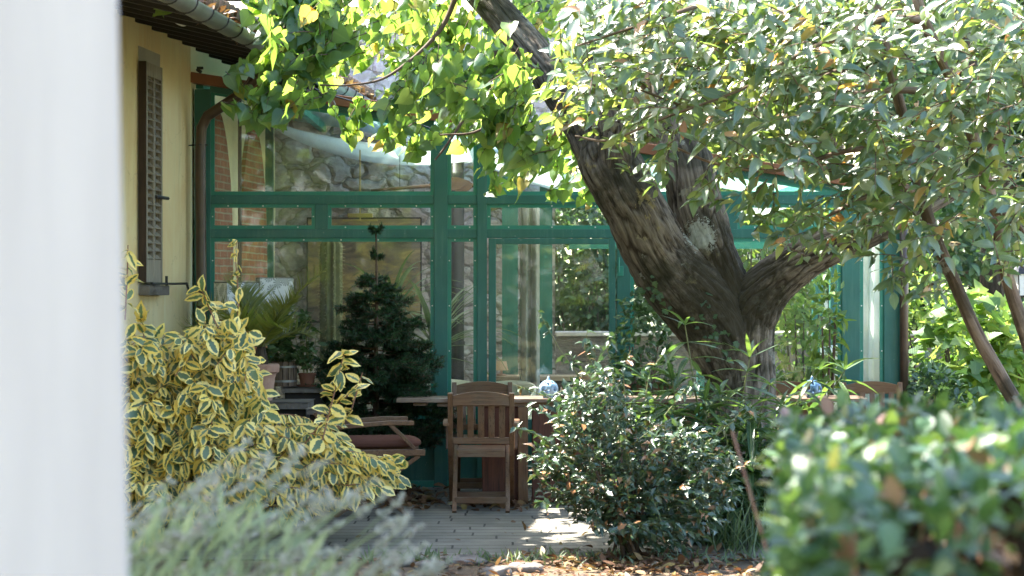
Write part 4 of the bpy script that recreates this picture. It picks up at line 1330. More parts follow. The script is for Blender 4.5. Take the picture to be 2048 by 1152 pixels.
bench('stone_bench', 610, 668, 15.0, 15.25, .745, .04, 'small pale stone slab between the bench and the fir')

o = empty('potted_palm', (bx(522, 15.4), 15.4, .785), 'potted cycad palm with yellow-green fronds in a terracotta pot', 'potted palm')
MB().lathe([(.085, 0), (.105, .17), (.115, .20), (.135, .215), (.138, .265), (.125, .275), (.105, .27), (.09, .24), (.01, .24)], seg=28).build('pot', M['terracotta'], o, smooth=False, bevel=.004)
MB().tube([(0, 0, .22), (0, 0, .30), (0, 0, .40)], [.05, .055, .03], 12).build('trunk', M['bark_dark'], o, smooth=True)
def frond(az, el, L, droop, w=.17):
    pos, dr, nm, sz = [], [], [], []; b = MB(); pts = []
    p = Vector((0, 0, .38)); e = el; hd = Vector((cos(az), sin(az), 0)); sd = Vector((-sin(az), cos(az), 0)); N = 46
    for i in range(N + 1):
        pts.append(p.copy()); t = i / N
        f = hd * cos(e) + Vector((0, 0, sin(e)))
        if t > .12:
            up = f.cross(sd) * -1
            for s in (-1, 1):
                pos.append(tuple(p)); d = sd * s * .75 + f * (.55 + .5 * t) + up * .35; dr.append(tuple(d)); nm.append(tuple(up + sd * s * -.3)); sz.append(w * math.sin(pi * min(1, (t - .05) * .9 + .08)) ** .6 * rnd.uniform(.9, 1.1))
        p = p + f * (L / N); e -= droop / N * (.4 + 1.3 * t)
    b.tube(pts[::4], [.007 * (1 - i / 14) + .002 for i in range(len(pts[::4]))], 5)
    fr = b.build('frond', M['twig_green'], o, smooth=True)
    leaf_mesh('leaflets', M['palm'], BLADE, pos, dr, nm, sz, fr)
for (az, el, L, dp_) in ((.12, 1.12, .75, .55), (2.9, .95, .62, .9), (3.4, .65, .60, .9), (2.2, 1.25, .55, .7), (4.2, .9, .5, 1.0), (5.2, .8, .5, 1.1), (1.2, 1.0, .55, .9), (.5, .7, .45, 1.2), (3.0, 1.3, .6, .5), (5.9, 1.2, .5, .7)):
    frond(az, el, L, dp_)

o = empty('wooden_planter', (bx(568, 15.98), 15.98, .866), 'slatted wooden barrel planter beside the terracotta pot', 'planter')
b = MB()
for k in range(14):
    a = 2 * pi * k / 14; rot = Matrix.Rotation(a + pi / 2, 4, 'Z')
    b.box((.092 * cos(a), .092 * sin(a), .095), (.037, .012, .19), rot)
b.build('stave', M['planter_wood'], o); o.children[0].name = 'barrel'
for z in (.04, .15): MB().lathe([(.099, z - .008), (.103, z - .008), (.103, z + .008), (.099, z + .008)], seg=28, close=False).build('hoop', M['grey_metal'], o)
L = Leaves()
for i in range(60):
    L.spray(Vector((rnd.gauss(0, .09), rnd.gauss(0, .08), rnd.uniform(.25, .62))), (rnd.gauss(0, 1), rnd.gauss(0, 1), 1.2), .18, 8, .055, .1, .8, .002)
L.build(ROUND, M['garden_dark'], M['twig_green'], o, (0, 0, 0), 'foliage', 'stems')
o = empty('small_potted_plant', (bx(614, 15.98), 15.98, .866), 'small terracotta pot of thin upright stems right of the wooden planter', 'potted plant')
MB().lathe([(.05, 0), (.064, .085), (.07, .085), (.07, .10), (.06, .10), (.058, .085), (.01, .085)], seg=22).build('pot', M['terracotta_dark'], o)
MB().lathe([(.075, -.003), (.085, .010), (.08, .010), (.07, .002)], seg=22, close=False).build('saucer', M['terracotta_dark'], o)
L = Leaves()
for i in range(12):
    x, y = rnd.gauss(0, .03), rnd.gauss(0, .03); h = rnd.uniform(.3, .6)
    L.tw.tube([(x * .5, y * .5, .08), (x, y, h * .5), (x * 2, y * 2, h)], [.003, .003, .002], 5, cap=False)
    for q in range(9):
        L.one((x * 1.6 + rnd.gauss(0, .012), y * 1.6 + rnd.gauss(0, .012), rnd.uniform(.12, h)), (rnd.gauss(0, 1), rnd.gauss(0, 1), rnd.uniform(-.2, .8)), (rnd.gauss(0, .5), rnd.gauss(0, .5), 1), rnd.uniform(.05, .09))
L.build(OVAL, M['garden_dark'], M['twig_green'], o, (0, 0, 0), 'foliage', 'stems')

# ------------------------------------------------------------------ fir in a pot
fx, fy = bx(752, 16.25), 16.25
o = empty('potted_fir', (fx, fy, 0), 'dark green potted fir tree with a bare leading shoot, in front of the glass', 'fir tree')
MB().lathe([(.15, 0), (.20, .34), (.22, .34), (.22, .39), (.18, .39), (.17, .36), (.01, .36)], seg=28).build('pot', M['terracotta'], o)
MB().tube([(0, 0, .34), (0, 0, 1.0), (.005, 0, 1.7), (0, 0, 2.08)], [.03, .022, .010, .006], 10).build('trunk', M['twig'], o, smooth=True)
pos, dr, nm, sz = [], [], [], []; tw = MB()
def brush(a, c, n, ln=.022):
    d = (c - a); L = d.length; d.normalize()
    for i in range(n):
        t = rnd.random(); p = a.lerp(c, t)
        r = Vector((rnd.gauss(0, 1), rnd.gauss(0, 1), rnd.gauss(.35, .8))); r -= d * r.dot(d); r.normalize()
        pos.append(tuple(p)); dr.append(tuple(r + d * .75)); nm.append((rnd.gauss(0, .5), rnd.gauss(0, .5), 1)); sz.append(ln * rnd.uniform(.8, 1.25))
    tw.tube([a, c], .003, 4, cap=False)
def fir_whorl(z, R, nb):
    a0 = rnd.uniform(0, 6.28)
    for k in range(nb):
        az = a0 + 2 * pi * k / nb + rnd.gauss(0, .2); L = R * 1.3 * rnd.uniform(.7, 1.12); zz = z + (rnd.uniform(-.055, .055) if R > .1 else 0)
        hd = Vector((cos(az), sin(az), .10 - .25 * (1.9 - z) / 1.5)); hd.normalize(); sd = Vector((-sin(az), cos(az), 0))
        base = Vector((0, 0, zz)); tip = base + hd * L + Vector((0, 0, rnd.gauss(0, .02)))
        tw.tube([base, base.lerp(tip, .5) + Vector((0, 0, -.01 * L)), tip], [.006, .004, .003], 4, cap=False)
        brush(base.lerp(tip, .25), tip + Vector((0, 0, .02)), int(30 + 90 * L))
        m = max(2, int(L / .055))
        for j in range(m):
            t = .25 + .72 * j / m; p = base.lerp(tip, t)
            for s in (-1, 1):
                q = p + (sd * s * .8 + hd * .75 + Vector((0, 0, rnd.gauss(.08, .3)))).normalized() * (L * .48 * (1 - t * .55)) * rnd.uniform(.7, 1.1)
                brush(p, q, int(22 + 260 * (q - p).length))
                if (q - p).length > .12:
                    for s2 in (-1, 1):
                        m0 = p.lerp(q, .5); brush(m0, m0 + ((q - p).normalized() + hd * .3 + sd * s2 * .6 + Vector((0, 0, rnd.gauss(0, .2)))).normalized() * .085, 20)
fir_whorl(2.06, .05, 4); fir_whorl(1.86, .055, 3)
for (z, R, nb) in ((1.66, .15, 6), (1.58, .21, 6), (1.48, .25, 7), (1.38, .28, 7), (1.28, .31, 8), (1.18, .34, 8), (1.08, .37, 9), (.98, .40, 9), (.88, .42, 9), (.78, .44, 9), (.68, .45, 9), (.58, .44, 9), (.5, .40, 8)):
    fir_whorl(z, R, nb)
NEEDLE = leaf_template([(0, .07), (.6, .08), (1, .02)], .2, .1)
leaf_mesh('foliage', M['fir'], NEEDLE, pos, dr, nm, np.array(sz) * 1.5, o)
tw.build('branches', M['twig'], o)

# ------------------------------------------------------------------ variegated shrub at the left
vb = P(330, 1075, 13.4); vb.z = 0
o = empty('variegated_shrub', vb, 'variegated shrub with yellow-edged leaves in front of the yellow house', 'shrub')
L = Leaves(); VO = tuple(vb)
main = [(245, 640), (300, 650), (345, 640), (395, 620), (440, 612), (500, 615), (515, 655), (515, 720), (535, 770), (545, 840), (520, 960), (440, 990), (360, 960), (300, 1000), (285, 1075), (225, 1075), (225, 640)]
low = [(520, 830), (600, 815), (680, 830), (720, 900), (800, 890), (818, 920), (780, 950), (700, 975), (640, 1000), (540, 990)]
for (poly, n, d0, d1) in ((main, 480, 12.7, 13.8), (low, 140, 12.9, 13.8)):
    for (x, y) in sample_poly(poly, n):
        tip = P(x, y, rnd.uniform(d0, d1))
        td = (tip - Vector((vb.x + .1, vb.y, .35))); td = Vector((td.x, td.y * .4 - .25, td.z + .2)).normalized() + Vector((rnd.gauss(0, .35), rnd.gauss(0, .35), rnd.gauss(0, .3)))
        L.spray(tip, td, .25, 9, .097, 1.15, .5, .003, .8, .4, .3, nb=(.15, -.75), ns=.45, flat=.4)
# tall shoots
for shoot in ([(470, 690), (478, 600), (470, 510), (474, 480)], [(455, 700), (420, 620), (402, 575)], [(640, 900), (665, 800), (680, 740), (690, 700)], [(700, 930), (770, 930), (812, 915)],
              [(250, 640), (254, 560), (256, 490)], [(290, 700), (285, 640)], [(600, 900), (655, 830), (715, 770)], [(640, 860), (700, 830), (725, 745)]):
    d = rnd.uniform(12.9, 13.5)
    pts = [P(x, y, d) for (x, y) in shoot]
    L.tw.tube(pts, [.006 - .0012 * i for i in range(len(pts))], 5, cap=False)
    for i in range(len(pts) - 1):
        for k in range(9):
            p = pts[i].lerp(pts[i + 1], rnd.random())
            dd = Vector((rnd.gauss(0, 1), rnd.gauss(-.2, .7), rnd.gauss(-.1, .6)))
            big = .115 if shoot[0][0] != 470 or i < 1 else .06
            L.one(p, dd, (rnd.gauss(0, .6), rnd.gauss(-.3, .5), .7), big * rnd.uniform(.7, 1.2))
L.build(WAVY, M['variegated'], M['twig_red'], o, VO, 'foliage', 'twigs')
for (x, y) in ((300, 800), (380, 760), (450, 780), (520, 860), (600, 920), (680, 930), (280, 900)):
    t = P(x, y, 13.5); b = MB(); mid = Vector((vb.x, vb.y, 0)).lerp(t, .5) + Vector((-.05, 0, .08))
    b.tube([Vector(VO) + Vector((rnd.gauss(0, .05), rnd.gauss(0, .05), -.02)), mid, t], [.016, .011, .006], 7); b.build('stem', M['twig'], o, VO, smooth=True)

# ------------------------------------------------------------------ glossy shrub in the centre
hb = P(1235, 1112, 12.45); hb.z = -.01
o = empty('glossy_shrub', hb, 'dark glossy small-leaved shrub in the leaf litter, left of the big trunk', 'shrub'); HB = tuple(hb)
L = Leaves()
core = [(1075, 850), (1100, 790), (1150, 745), (1200, 700), (1240, 740), (1270, 790), (1340, 830), (1420, 850), (1480, 900), (1490, 990), (1450, 1060), (1380, 1095), (1290, 1085), (1200, 1060), (1130, 1010), (1075, 960), (1060, 900)]
for (x, y) in sample_poly(core, 600):
    dd = rnd.uniform(-.42, .42); tip = P(x, y, 12.45 + dd)
    td = (tip - Vector((hb.x, hb.y, .25))).normalized() + Vector((rnd.gauss(0, .4), rnd.gauss(-.2, .4), rnd.gauss(.1, .4)))
    L.spray(tip, td, .20, 9, .054, .15, .75, .0022, .8, .35, .15, .3, nb=(-.2, -.3), ns=.5)
for shoot in ([(1160, 900), (1100, 830), (1050, 812)], [(1140, 940), (1080, 925), (1040, 905)], [(1230, 760), (1215, 700), (1225, 668)], [(1290, 800), (1300, 740), (1330, 705)], [(1330, 830), (1370, 780), (1400, 760)], [(1150, 1000), (1100, 1010), (1070, 1000)], [(1180, 800), (1150, 740), (1140, 700)], [(1200, 760), (1170, 700), (1175, 660)], [(1420, 880), (1470, 840), (1490, 800)], [(1440, 950), (1490, 930), (1520, 935)], [(1130, 910), (1075, 870), (1030, 855)], [(1180, 780), (1120, 700), (1075, 620)], [(1220, 800), (1190, 720), (1190, 690)], [(1110, 980), (1080, 960), (1062, 935)], [(1150, 830), (1110, 800), (1030, 770)], [(1400, 900), (1440, 860), (1500, 820)], [(1250, 790), (1245, 740), (1262, 700)]):
    pts = [P(x, y, 12.3) for (x, y) in shoot]
    L.tw.tube(pts, [.004, .003, .002], 5, cap=False)
    for i in range(2):
        for k in range(9):
            p = pts[i].lerp(pts[i + 1], rnd.random())
            L.one(p, (rnd.gauss(0, 1), rnd.gauss(0, .8), rnd.gauss(0, .6)), (rnd.gauss(0, .5), rnd.gauss(-.2, .5), .8), .058 * rnd.uniform(.8, 1.2))
L.build(HOLLY, M['holly'], M['twig_green'], o, HB, 'foliage', 'twigs')
for k in range(11):
    a = rnd.uniform(0, 6.28); r = rnd.uniform(.1, .45)
    b = MB(); t = Vector((hb.x + r * cos(a) + .12, hb.y + r * sin(a) * .6, rnd.uniform(.5, .9)))
    b.tube([hb + Vector((rnd.gauss(.04, .06), rnd.gauss(0, .04), 0)), hb.lerp(t, .45) + Vector((0, 0, .05)), t], [.013, .009, .005], 7); b.build('stem', M['twig'], o, HB, smooth=True)

# ------------------------------------------------------------------ oleander in front of the trunk
ob = Vector((bx(1420, 13.6), 13.6, 0))
o = empty('oleander', ob, 'oleander with long narrow leaves growing in front of the big trunk', 'shrub'); OB = tuple(ob)
L = Leaves()
stems = [(1370, 650, 13.5), (1345, 760, 13.4), (1500, 715, 13.5), (1440, 790, 13.4), (1540, 770, 13.7), (1310, 800, 13.6), (1390, 830, 13.3), (1475, 860, 13.3), (1560, 830, 13.6), (1520, 900, 13.3), (1420, 900, 13.2), (1480, 960, 13.3), (1360, 880, 13.4), (1290, 760, 13.9), (1545, 960, 13.3), (1350, 830, 13.2), (1410, 800, 13.3), (1500, 820, 13.2), (1450, 860, 13.1), (1520, 840, 13.2), (1380, 950, 13.2), (1440, 980, 13.1), (1500, 1010, 13.0), (1270, 830, 13.8), (1560, 900, 13.3), (1640, 740, 15.2), (1690, 740, 15.2)]
for (x, y, d) in stems:
    top = P(x, y, d); base = Vector((ob.x + (top.x - ob.x) * .45 + rnd.gauss(0, .05), d + .1, 0))
    mid = base.lerp(top, .55) + Vector((rnd.gauss(0, .04), 0, .03)); L.tw.tube([base, mid, top], [.011, .008, .004], 6, cap=False)
    nw = 10
    for k in range(nw):
        t = 1 - k * .11 if k else 1
        t = 1 - k * .085
        p = base.lerp(top, max(.15, t)) if t < .55 else mid.lerp(top, (t - .55) / .45)
        a0 = rnd.uniform(0, 6.28)
        for q in range(4 if k else 6):
            a = a0 + q * 6.28 / (4 if k else 6); el = (.05 if k else .6) + rnd.gauss(0, .25)
            L.one(p, (cos(a) * cos(el), sin(a) * cos(el), sin(el)), (-cos(a) * sin(el), -sin(a) * sin(el), 1), rnd.uniform(.24, .36) * (.72 if not k else 1))
L.build(LANCE, M['oleander'], M['twig_green'], o, OB, 'foliage', 'stems')

# dry grasses and weeds around the trunk foot
pos, dr, nm, sz = [], [], [], []
for i in range(420):
    x = bx(rnd.uniform(1420, 1640), 13); y = rnd.uniform(12.5, 14.2)
    pos.append((x, y, 0)); dr.append((rnd.gauss(0, .45), rnd.gauss(0, .3), 1)); nm.append((rnd.gauss(0, .6), -1, .4)); sz.append(rnd.uniform(.12, .42))
o = leaf_mesh('weeds', M['strap'], LANCE, pos, dr, nm, sz, wfac=np.full(len(pos), .2))
tag(o, 'thin grassy weeds around the foot of the big trunk', 'weeds', kind='stuff')

# ------------------------------------------------------------------ the big linden
DT = 15.0; SCL = F / DT
lb = P(1480, 1024, DT); lb.z = 0
lin = empty('linden_tree', lb, 'big old forked linden with furrowed mossy bark and lime-green heart-shaped leaves', 'tree'); LO = tuple(lb)
def bark_disp(amp):
    def f(a, Lg, r, p):
        w = .5 * noise.noise(Vector((cos(a) * 2, sin(a) * 2, Lg * 4)))
        R = max(r, .12) * 21
        q = Vector((cos(a + w * .25) * R, sin(a + w * .25) * R, Lg * 4.2 + p.x))
        n1 = abs(noise.noise(q)); n3 = noise.noise(q * 2.7); n4 = abs(noise.noise(Vector((q.x * 1.9, q.y * 1.9, q.z * 3.1 + 7))))
        n2 = noise.noise(Vector((cos(a) * 1.6, sin(a) * 1.6, Lg * 2.2)) + p * .3)
        k = min(1.0, n1 * 4.5) * (.55 + .45 * min(1.0, n4 * 5))
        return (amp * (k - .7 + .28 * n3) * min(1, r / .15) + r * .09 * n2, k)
    return f
def smooth_path(pts, n):
    """Catmull-Rom through (px,py,r_px,d) points"""
    P4 = [np.array(p, dtype=float) for p in pts]; P4 = [2 * P4[0] - P4[1]] + P4 + [2 * P4[-1] - P4[-2]]
    out = []; m = len(P4) - 3
    for i in range(m):
        for k in range(n):
            t = k / n; a, b_, c, d = P4[i:i + 4]
            out.append(.5 * ((2 * b_) + (-a + c) * t + (2 * a - 5 * b_ + 4 * c - d) * t ** 2 + (-a + 3 * b_ - 3 * c + d) * t ** 3))
    out.append(P4[-2]); return out
def limb(name, pts, mat, parent, origin, sides=130, n=24, amp=.015):
    sp = smooth_path(pts, n)
    w = [P(q[0], q[1], q[3]) for q in sp]; rr = [max(.003, q[2] * q[3] / F) for q in sp]
    b = MB(); b.tube(w, rr, sides, disp=bark_disp(amp) if amp else None)
    b.build(name, mat, parent, origin, smooth=True); return w, rr
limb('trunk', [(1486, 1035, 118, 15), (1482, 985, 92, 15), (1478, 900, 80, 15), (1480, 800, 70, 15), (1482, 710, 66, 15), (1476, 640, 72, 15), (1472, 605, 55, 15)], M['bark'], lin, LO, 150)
limb('limb', [(1482, 770, 56, 15), (1454, 694, 74, 14.98), (1420, 634, 77, 14.95), (1376, 582, 73, 14.9), (1340, 540, 69, 14.88), (1310, 498, 66, 14.85), (1272, 425, 62, 14.8), (1240, 365, 62, 14.8), (1214, 320, 58, 14.8), (1200, 285, 46, 14.8), (1190, 255, 30, 14.8)], M['bark'], lin, LO)
limb('limb', [(1222, 350, 46, 14.83), (1190, 295, 44, 14.83), (1160, 240, 40, 14.85), (1112, 170, 37, 14.9), (1062, 100, 35, 15), (1010, 40, 33, 15.1), (930, -60, 30, 15.3), (840, -260, 24, 15.5), (780, -480, 16, 15.7)], M['bark'], lin, LO, 90)
limb('limb', [(1235, 350, 44, 14.75), (1228, 290, 43, 14.7), (1220, 220, 38, 14.65), (1196, 130, 34, 14.6), (1182, 40, 31, 14.5), (1190, -150, 26, 14.4), (1240, -420, 16, 14.3)], M['bark'], lin, LO, 90)
limb('limb', [(1488, 690, 50, 15.05), (1462, 620, 62, 15.0), (1436, 555, 56, 14.98), (1412, 485, 53, 14.98), (1392, 410, 54, 15.0), (1378, 335, 50, 15.05), (1355, 240, 42, 15.3), (1330, 90, 34, 15.5), (1320, -120, 26, 15.7), (1350, -420, 14, 16)], M['bark'], lin, LO)
limb('limb', [(1478, 680, 45, 15), (1498, 622, 60, 14.95), (1540, 570, 50, 14.9), (1600, 524, 42, 14.85), (1668, 490, 36, 14.8), (1740, 464, 29, 14.8), (1850, 410, 22, 14.9), (1990, 330, 15, 15.2)], M['bark'], lin, LO)
# ivy and small growth on the trunk
L = Leaves()
for i in range(75):
    x, y = rnd.choice([(1320, 545), (1345, 600), (1310, 590), (1410, 645), (1425, 665), (1435, 690), (1400, 610)]); x += rnd.gauss(0, 14); y += rnd.gauss(0, 20)
    L.one(P(x, y, 14.70 + rnd.uniform(-.04, .04)), (rnd.gauss(0, 1), -.3, rnd.gauss(-.3, .7)), (rnd.gauss(0, .4), -1, .5), rnd.uniform(.03, .065))
ivy = leaf_mesh('ivy', M['garden_dark'], LOBED, L.p, L.d, L.n, L.s)
tag(ivy, 'small ivy leaves clinging to the big linden trunk', 'ivy', kind='stuff')

# linden crown
L = Leaves()
vis = [(300, -30), (470, -30), (505, 60), (475, 120), (470, 200), (500, 215), (560, 200), (610, 175), (660, 190), (700, 240), (760, 265), (840, 300), (900, 285), (960, 270), (1000, 330), (1060, 315), (1120, 340), (1170, 310), (1130, 220), (1090, 130), (1080, 40), (1090, -40)]
ccl = [(512, 195, 20), (540, 190, 30), (545, 105, 32), (560, 90, 55), (588, 138, 32), (640, 92, 40), (700, 90, 60), (560, 205, 18), (695, 264, 15), (768, 264, 24), (830, 280, 35), (850, 170, 60), (900, 230, 55), (950, 250, 50), (960, 150, 60), (1000, 280, 50), (1000, 215, 40), (1050, 310, 40), (1120, 290, 45), (1010, 340, 25), (1130, 360, 22), (780, 60, 80), (880, 60, 90), (980, 60, 80), (600, 30, 70), (535, 10, 32), (330, -8, 12), (1040, 10, 35), (1120, 30, 40), (1170, 380, 12), (820, 90, 50), (800, 150, 34)]
dark = {(512, 195), (540, 190), (545, 105), (535, 10), (330, -8), (560, 90), (588, 138), (640, 92), (560, 205), (600, 30), (480, 20), (350, 0), (850, 170), (960, 150), (1000, 280)}
for (cx_, cy_, cr) in ccl:
    front = (cx_, cy_) in dark
    n = int((6 + cr * cr / 230) if front else (4 + cr * cr / 380))
    dd = rnd.uniform(13.5, 14.2) if front else rnd.uniform(15.3, 16.3)
    for i in range(n):
        x = rnd.gauss(cx_, cr * .58); y = rnd.gauss(cy_, cr * .52)
        tip = P(x, y, dd + rnd.gauss(0, .2))
        td = Vector((-.55 + rnd.gauss(0, .45), -.15 + rnd.gauss(0, .45), -.35 + rnd.gauss(0, .3)))
        L.spray(tip, td, .28, 6, .108 if front else .102, .75, .35, .003, .7, .38, .3, .35)
for (n, x0, x1, y0, y1, z0, z1) in ((190, -.8, .25, 15.5, 16.7, 5.1, 6.2), (120, -2.7, -1.2, 14.0, 15.2, 4.0, 4.9), (130, -1.5, .1, 14.1, 15.1, 4.0, 5.0)):  # sprays above the picture, added to shade the front clusters and trunk
    for i in range(n):
        L.spray((rnd.uniform(x0, x1), rnd.uniform(y0, y1), rnd.uniform(z0, z1)), (rnd.gauss(-.3, .7), rnd.gauss(0, .7), -.3), .32, 6, .115, .7, .5, .003, .7, .35, .3, .35)
# the rest of the crown, above the picture
for i in range(330):
    c = Vector((rnd.uniform(-1.2, 4.2), rnd.uniform(13.6, 17.6), rnd.uniform(4.3, 7.6)))
    if c.x < 1.3 and c.y > 13.0 and rnd.random() < .8: continue
    L.spray(c, (rnd.gauss(-.2, .7), rnd.gauss(0, .7), -.3), .35, 5, .125, .7, .4, .004, .7, .35, .3, .35)
# hanging branchlets
for pts in ([(1010, 40, 8, 15.1), (960, 180, 5, 15), (900, 280, 3, 14.9), (870, 320, 2, 14.9)], [(930, -60, 8, 15.2), (880, 60, 5, 15.2), (780, 150, 3, 15), (700, 170, 2, 14.9), (640, 170, 2, 14.8)], [(840, -160, 8, 15), (700, 0, 5, 14.5), (590, 60, 3.5, 14.2), (520, 120, 2.5, 14.1), (490, 170, 2, 14.1)], [(1010, 40, 7, 15.1), (985, 130, 4, 15.1), (985, 250, 2, 15)], [(930, -60, 6, 15.2), (760, -20, 4, 14.8), (560, 0, 3, 14.3), (420, 0, 2, 14.2)], [(1050, 100, 6, 14.9), (1030, 190, 4, 14.8), (960, 260, 3, 14.7), (880, 270, 2, 14.7)]):
    sp = smooth_path(pts, 6); L.tw.tube([P(q[0], q[1], q[3]) for q in sp], [q[2] * q[3] / F for q in sp], 6, cap=False)
L.build(HEART, M['linden'], M['twig'], lin, LO)

# ------------------------------------------------------------------ evergreen tree, right front
DE = 12.8
eb = P(2010, 800, 13.4); eb.z = 0; eb.x += .35
ev = empty('evergreen_tree', eb, 'multi-stemmed evergreen with shiny oval leaves and smooth leaning tan trunks', 'tree'); EO = tuple(eb)
limb('trunk', [(2110, 990, 18, 13.5), (2060, 860, 16, 13.5), (2006, 762, 14.5, 13.5), (1950, 660, 13.5, 13.45), (1908, 562, 13, 13.4), (1868, 470, 12.5, 13.3), (1840, 380, 12, 13.2), (1810, 250, 11, 13.1), (1770, 90, 10, 13), (1740, -80, 8, 13)], M['bark_smooth'], ev, EO, 24, 10, .003)
limb('trunk', [(2170, 1000, 19, 13.4), (2110, 860, 17, 13.3), (2064, 710, 15, 13.2), (2016, 560, 13.5, 13.1), (1990, 430, 13, 13), (1962, 330, 12.5, 12.9), (1922, 200, 12, 12.8), (1870, 90, 11.5, 12.7), (1835, 0, 10.5, 12.6), (1800, -120, 9, 12.6)], M['bark_smooth'], ev, EO, 24, 10, .003)
for pts in ([(1922, 190, 11, 12.8), (1800, 180, 7, 12.7), (1700, 190, 6, 12.6), (1600, 215, 4, 12.5)], [(1850, 40, 9, 12.6), (1760, 40, 6, 12.5), (1640, 90, 6, 12.4), (1540, 140, 4, 12.3), (1480, 180, 3, 12.2), (1330, 235, 3, 12.2), (1220, 280, 2.5, 12.2), (1150, 272, 2, 12.2)],
            [(1850, 400, 9, 13.2), (1790, 370, 7, 12.9), (1720, 400, 5, 12.7), (1640, 440, 3, 12.6)], [(1780, 130, 8, 13), (1650, 150, 6, 12.8), (1500, 220, 4, 12.6), (1400, 220, 3, 12.5), (1280, 180, 2, 12.5)], [(1820, 300, 8, 13.1), (1700, 300, 6, 12.9), (1560, 340, 4, 12.7), (1440, 330, 3, 12.6), (1340, 290, 2, 12.6)],
            [(1960, 320, 8, 12.9), (2010, 250, 6, 12.7), (2060, 180, 5, 12.6)], [(1740, -80, 8, 13), (1600, -60, 6, 12.7), (1400, 10, 5, 12.4), (1250, 60, 3, 12.3), (1130, 100, 2, 12.2)], [(1985, 420, 7, 13), (2030, 440, 4, 12.8), (2070, 500, 3, 12.7)]):
    limb('limb', pts, M['bark_smooth'], ev, EO, 10, 6, 0)
L = Leaves()
crown = [(1100, 110), (1120, 60), (1150, -40), (2090, -40), (2090, 490), (2010, 470), (1940, 450), (1890, 470), (1830, 520), (1790, 490), (1745, 410), (1690, 400), (1620, 345), (1560, 315), (1500, 290), (1400, 270), (1330, 260), (1280, 240), (1200, 195), (1130, 175)]
nE = 0
while nE < 820:
    (x, y) = sample_poly(crown, 1)[0]
    if noise.noise(Vector((x * .011, y * .013, 4.0))) < (-.33 if x < 1380 else -.14): continue            # gaps between the leaf masses
    if x > 1760 and rnd.random() < .3: continue
    d = rnd.uniform(11.7, 13.9) if x < 1760 else (rnd.uniform(13.1, 14.6) if rnd.random() < .62 else rnd.uniform(11.8, 12.5))
    tip = P(x, y, d)
    td = Vector((-.6 + rnd.gauss(0, .5), -.25 + rnd.gauss(0, .45), .05 + rnd.gauss(0, .4)))
    L.spray(tip, td, .30, 8, .112, .28, .75, .0035, .75, .38, .15, .35, nb=(-.30, -.50), ns=.48, flat=.45); nE += 1
for (cx_, cy_, cr) in ((1085, 170, 22), (1095, 235, 15), (1130, 130, 25), (1160, 195, 20), (1250, 265, 20), (1440, 330, 18), (1610, 400, 22), (1680, 430, 22), (1730, 440, 20), (1300, 325, 18), (1390, 365, 16), (1490, 405, 16), (1540, 430, 16), (1780, 560, 22), (1830, 570, 18), (1560, 465, 14), (1620, 470, 14), (1700, 490, 14), (2000, 490, 30), (1990, 200, 50), (1820, 480, 30)):
    for i in range(int(2 + cr / 6)):
        tip = P(rnd.gauss(cx_, cr * .7), rnd.gauss(cy_, cr * .6), rnd.uniform(12.1, 12.9))
        L.spray(tip, (-.5 + rnd.gauss(0, .5), -.2 + rnd.gauss(0, .4), -.15 + rnd.gauss(0, .4)), .24, 8, .100, .3, .75, .003, .75, .35, .2, .3)
for i in range(380):                                                               # crown above and beside the picture, thickened to shade the leaves below
    c = Vector((rnd.uniform(.9, 4.4), rnd.uniform(13.0, 16.0), rnd.uniform(4.0, 6.2)))
    L.spray(c, (rnd.gauss(-.3, .7), rnd.gauss(0, .7), .1), .34, 8, .12, .25, .75, .004, .75, .35, .15, .3)
L.build(OVAL, M['evergreen'], M['twig'], ev, EO)

# ------------------------------------------------------------------ hedge, right foreground
hx0, hx1, hy0, hy1, hz = .46, 2.6, 3.05, 5.35, 1.325
o = empty('clipped_hedge', ((hx0 + hx1) / 2, (hy0 + hy1) / 2, 0), 'clipped leafy hedge in the right foreground, out of focus', 'hedge'); HG = tuple(o.location)
L = Leaves()
def hedge_leaf(p, out):
    d = Vector((rnd.gauss(0, .7), rnd.gauss(0, .7), rnd.gauss(.2, .6))) + out * .4
    L.one(p, d, Vector((rnd.gauss(0, .5), rnd.gauss(0, .5), .75)) + out * .5, .046 * rnd.uniform(.65, 1.4))
def hl(y): return .41 + (y - 3.05) * .118
def edge(x, y): return .05 * noise.noise(Vector((x * 3, y * 3, 0)))
for i in range(6800):
    q = rnd.random() * .82; dp_ = abs(rnd.gauss(0, .06))
    if q < .55:
        y = rnd.uniform(hy0, hy1); x = rnd.uniform(hl(y), hx1 * .85)
        rr_ = max(0, .22 - (x - hl(y))); ry = max(0, .2 - (y - hy0))
        z = hz - dp_ + edge(x, y) - rr_ ** 2 * 1.6 - ry ** 2 * 1.8
        hedge_leaf(Vector((x, y, z)), Vector((0, 0, 1)))
    elif q < .61:
        x, z = rnd.uniform(hx0, 1.9), rnd.uniform(.75, hz - .02)
        hedge_leaf(Vector((x, hy0 + dp_ + .05 * noise.noise(Vector((x * 3, 1, z * 3))) + max(0, z - 1.2) ** 2 * 3, z)), Vector((0, -1, 0)))
    else:
        y, z = rnd.uniform(hy0, hy1), rnd.uniform(.6, hz - .02)
        hedge_leaf(Vector((hl(y) + dp_ + .05 * noise.noise(Vector((2, y * 3, z * 3))) + max(0, z - 1.2) ** 2 * 3, y, z)), Vector((-1, 0, 0)))
ip, idr, inm, isz = [], [], [], []
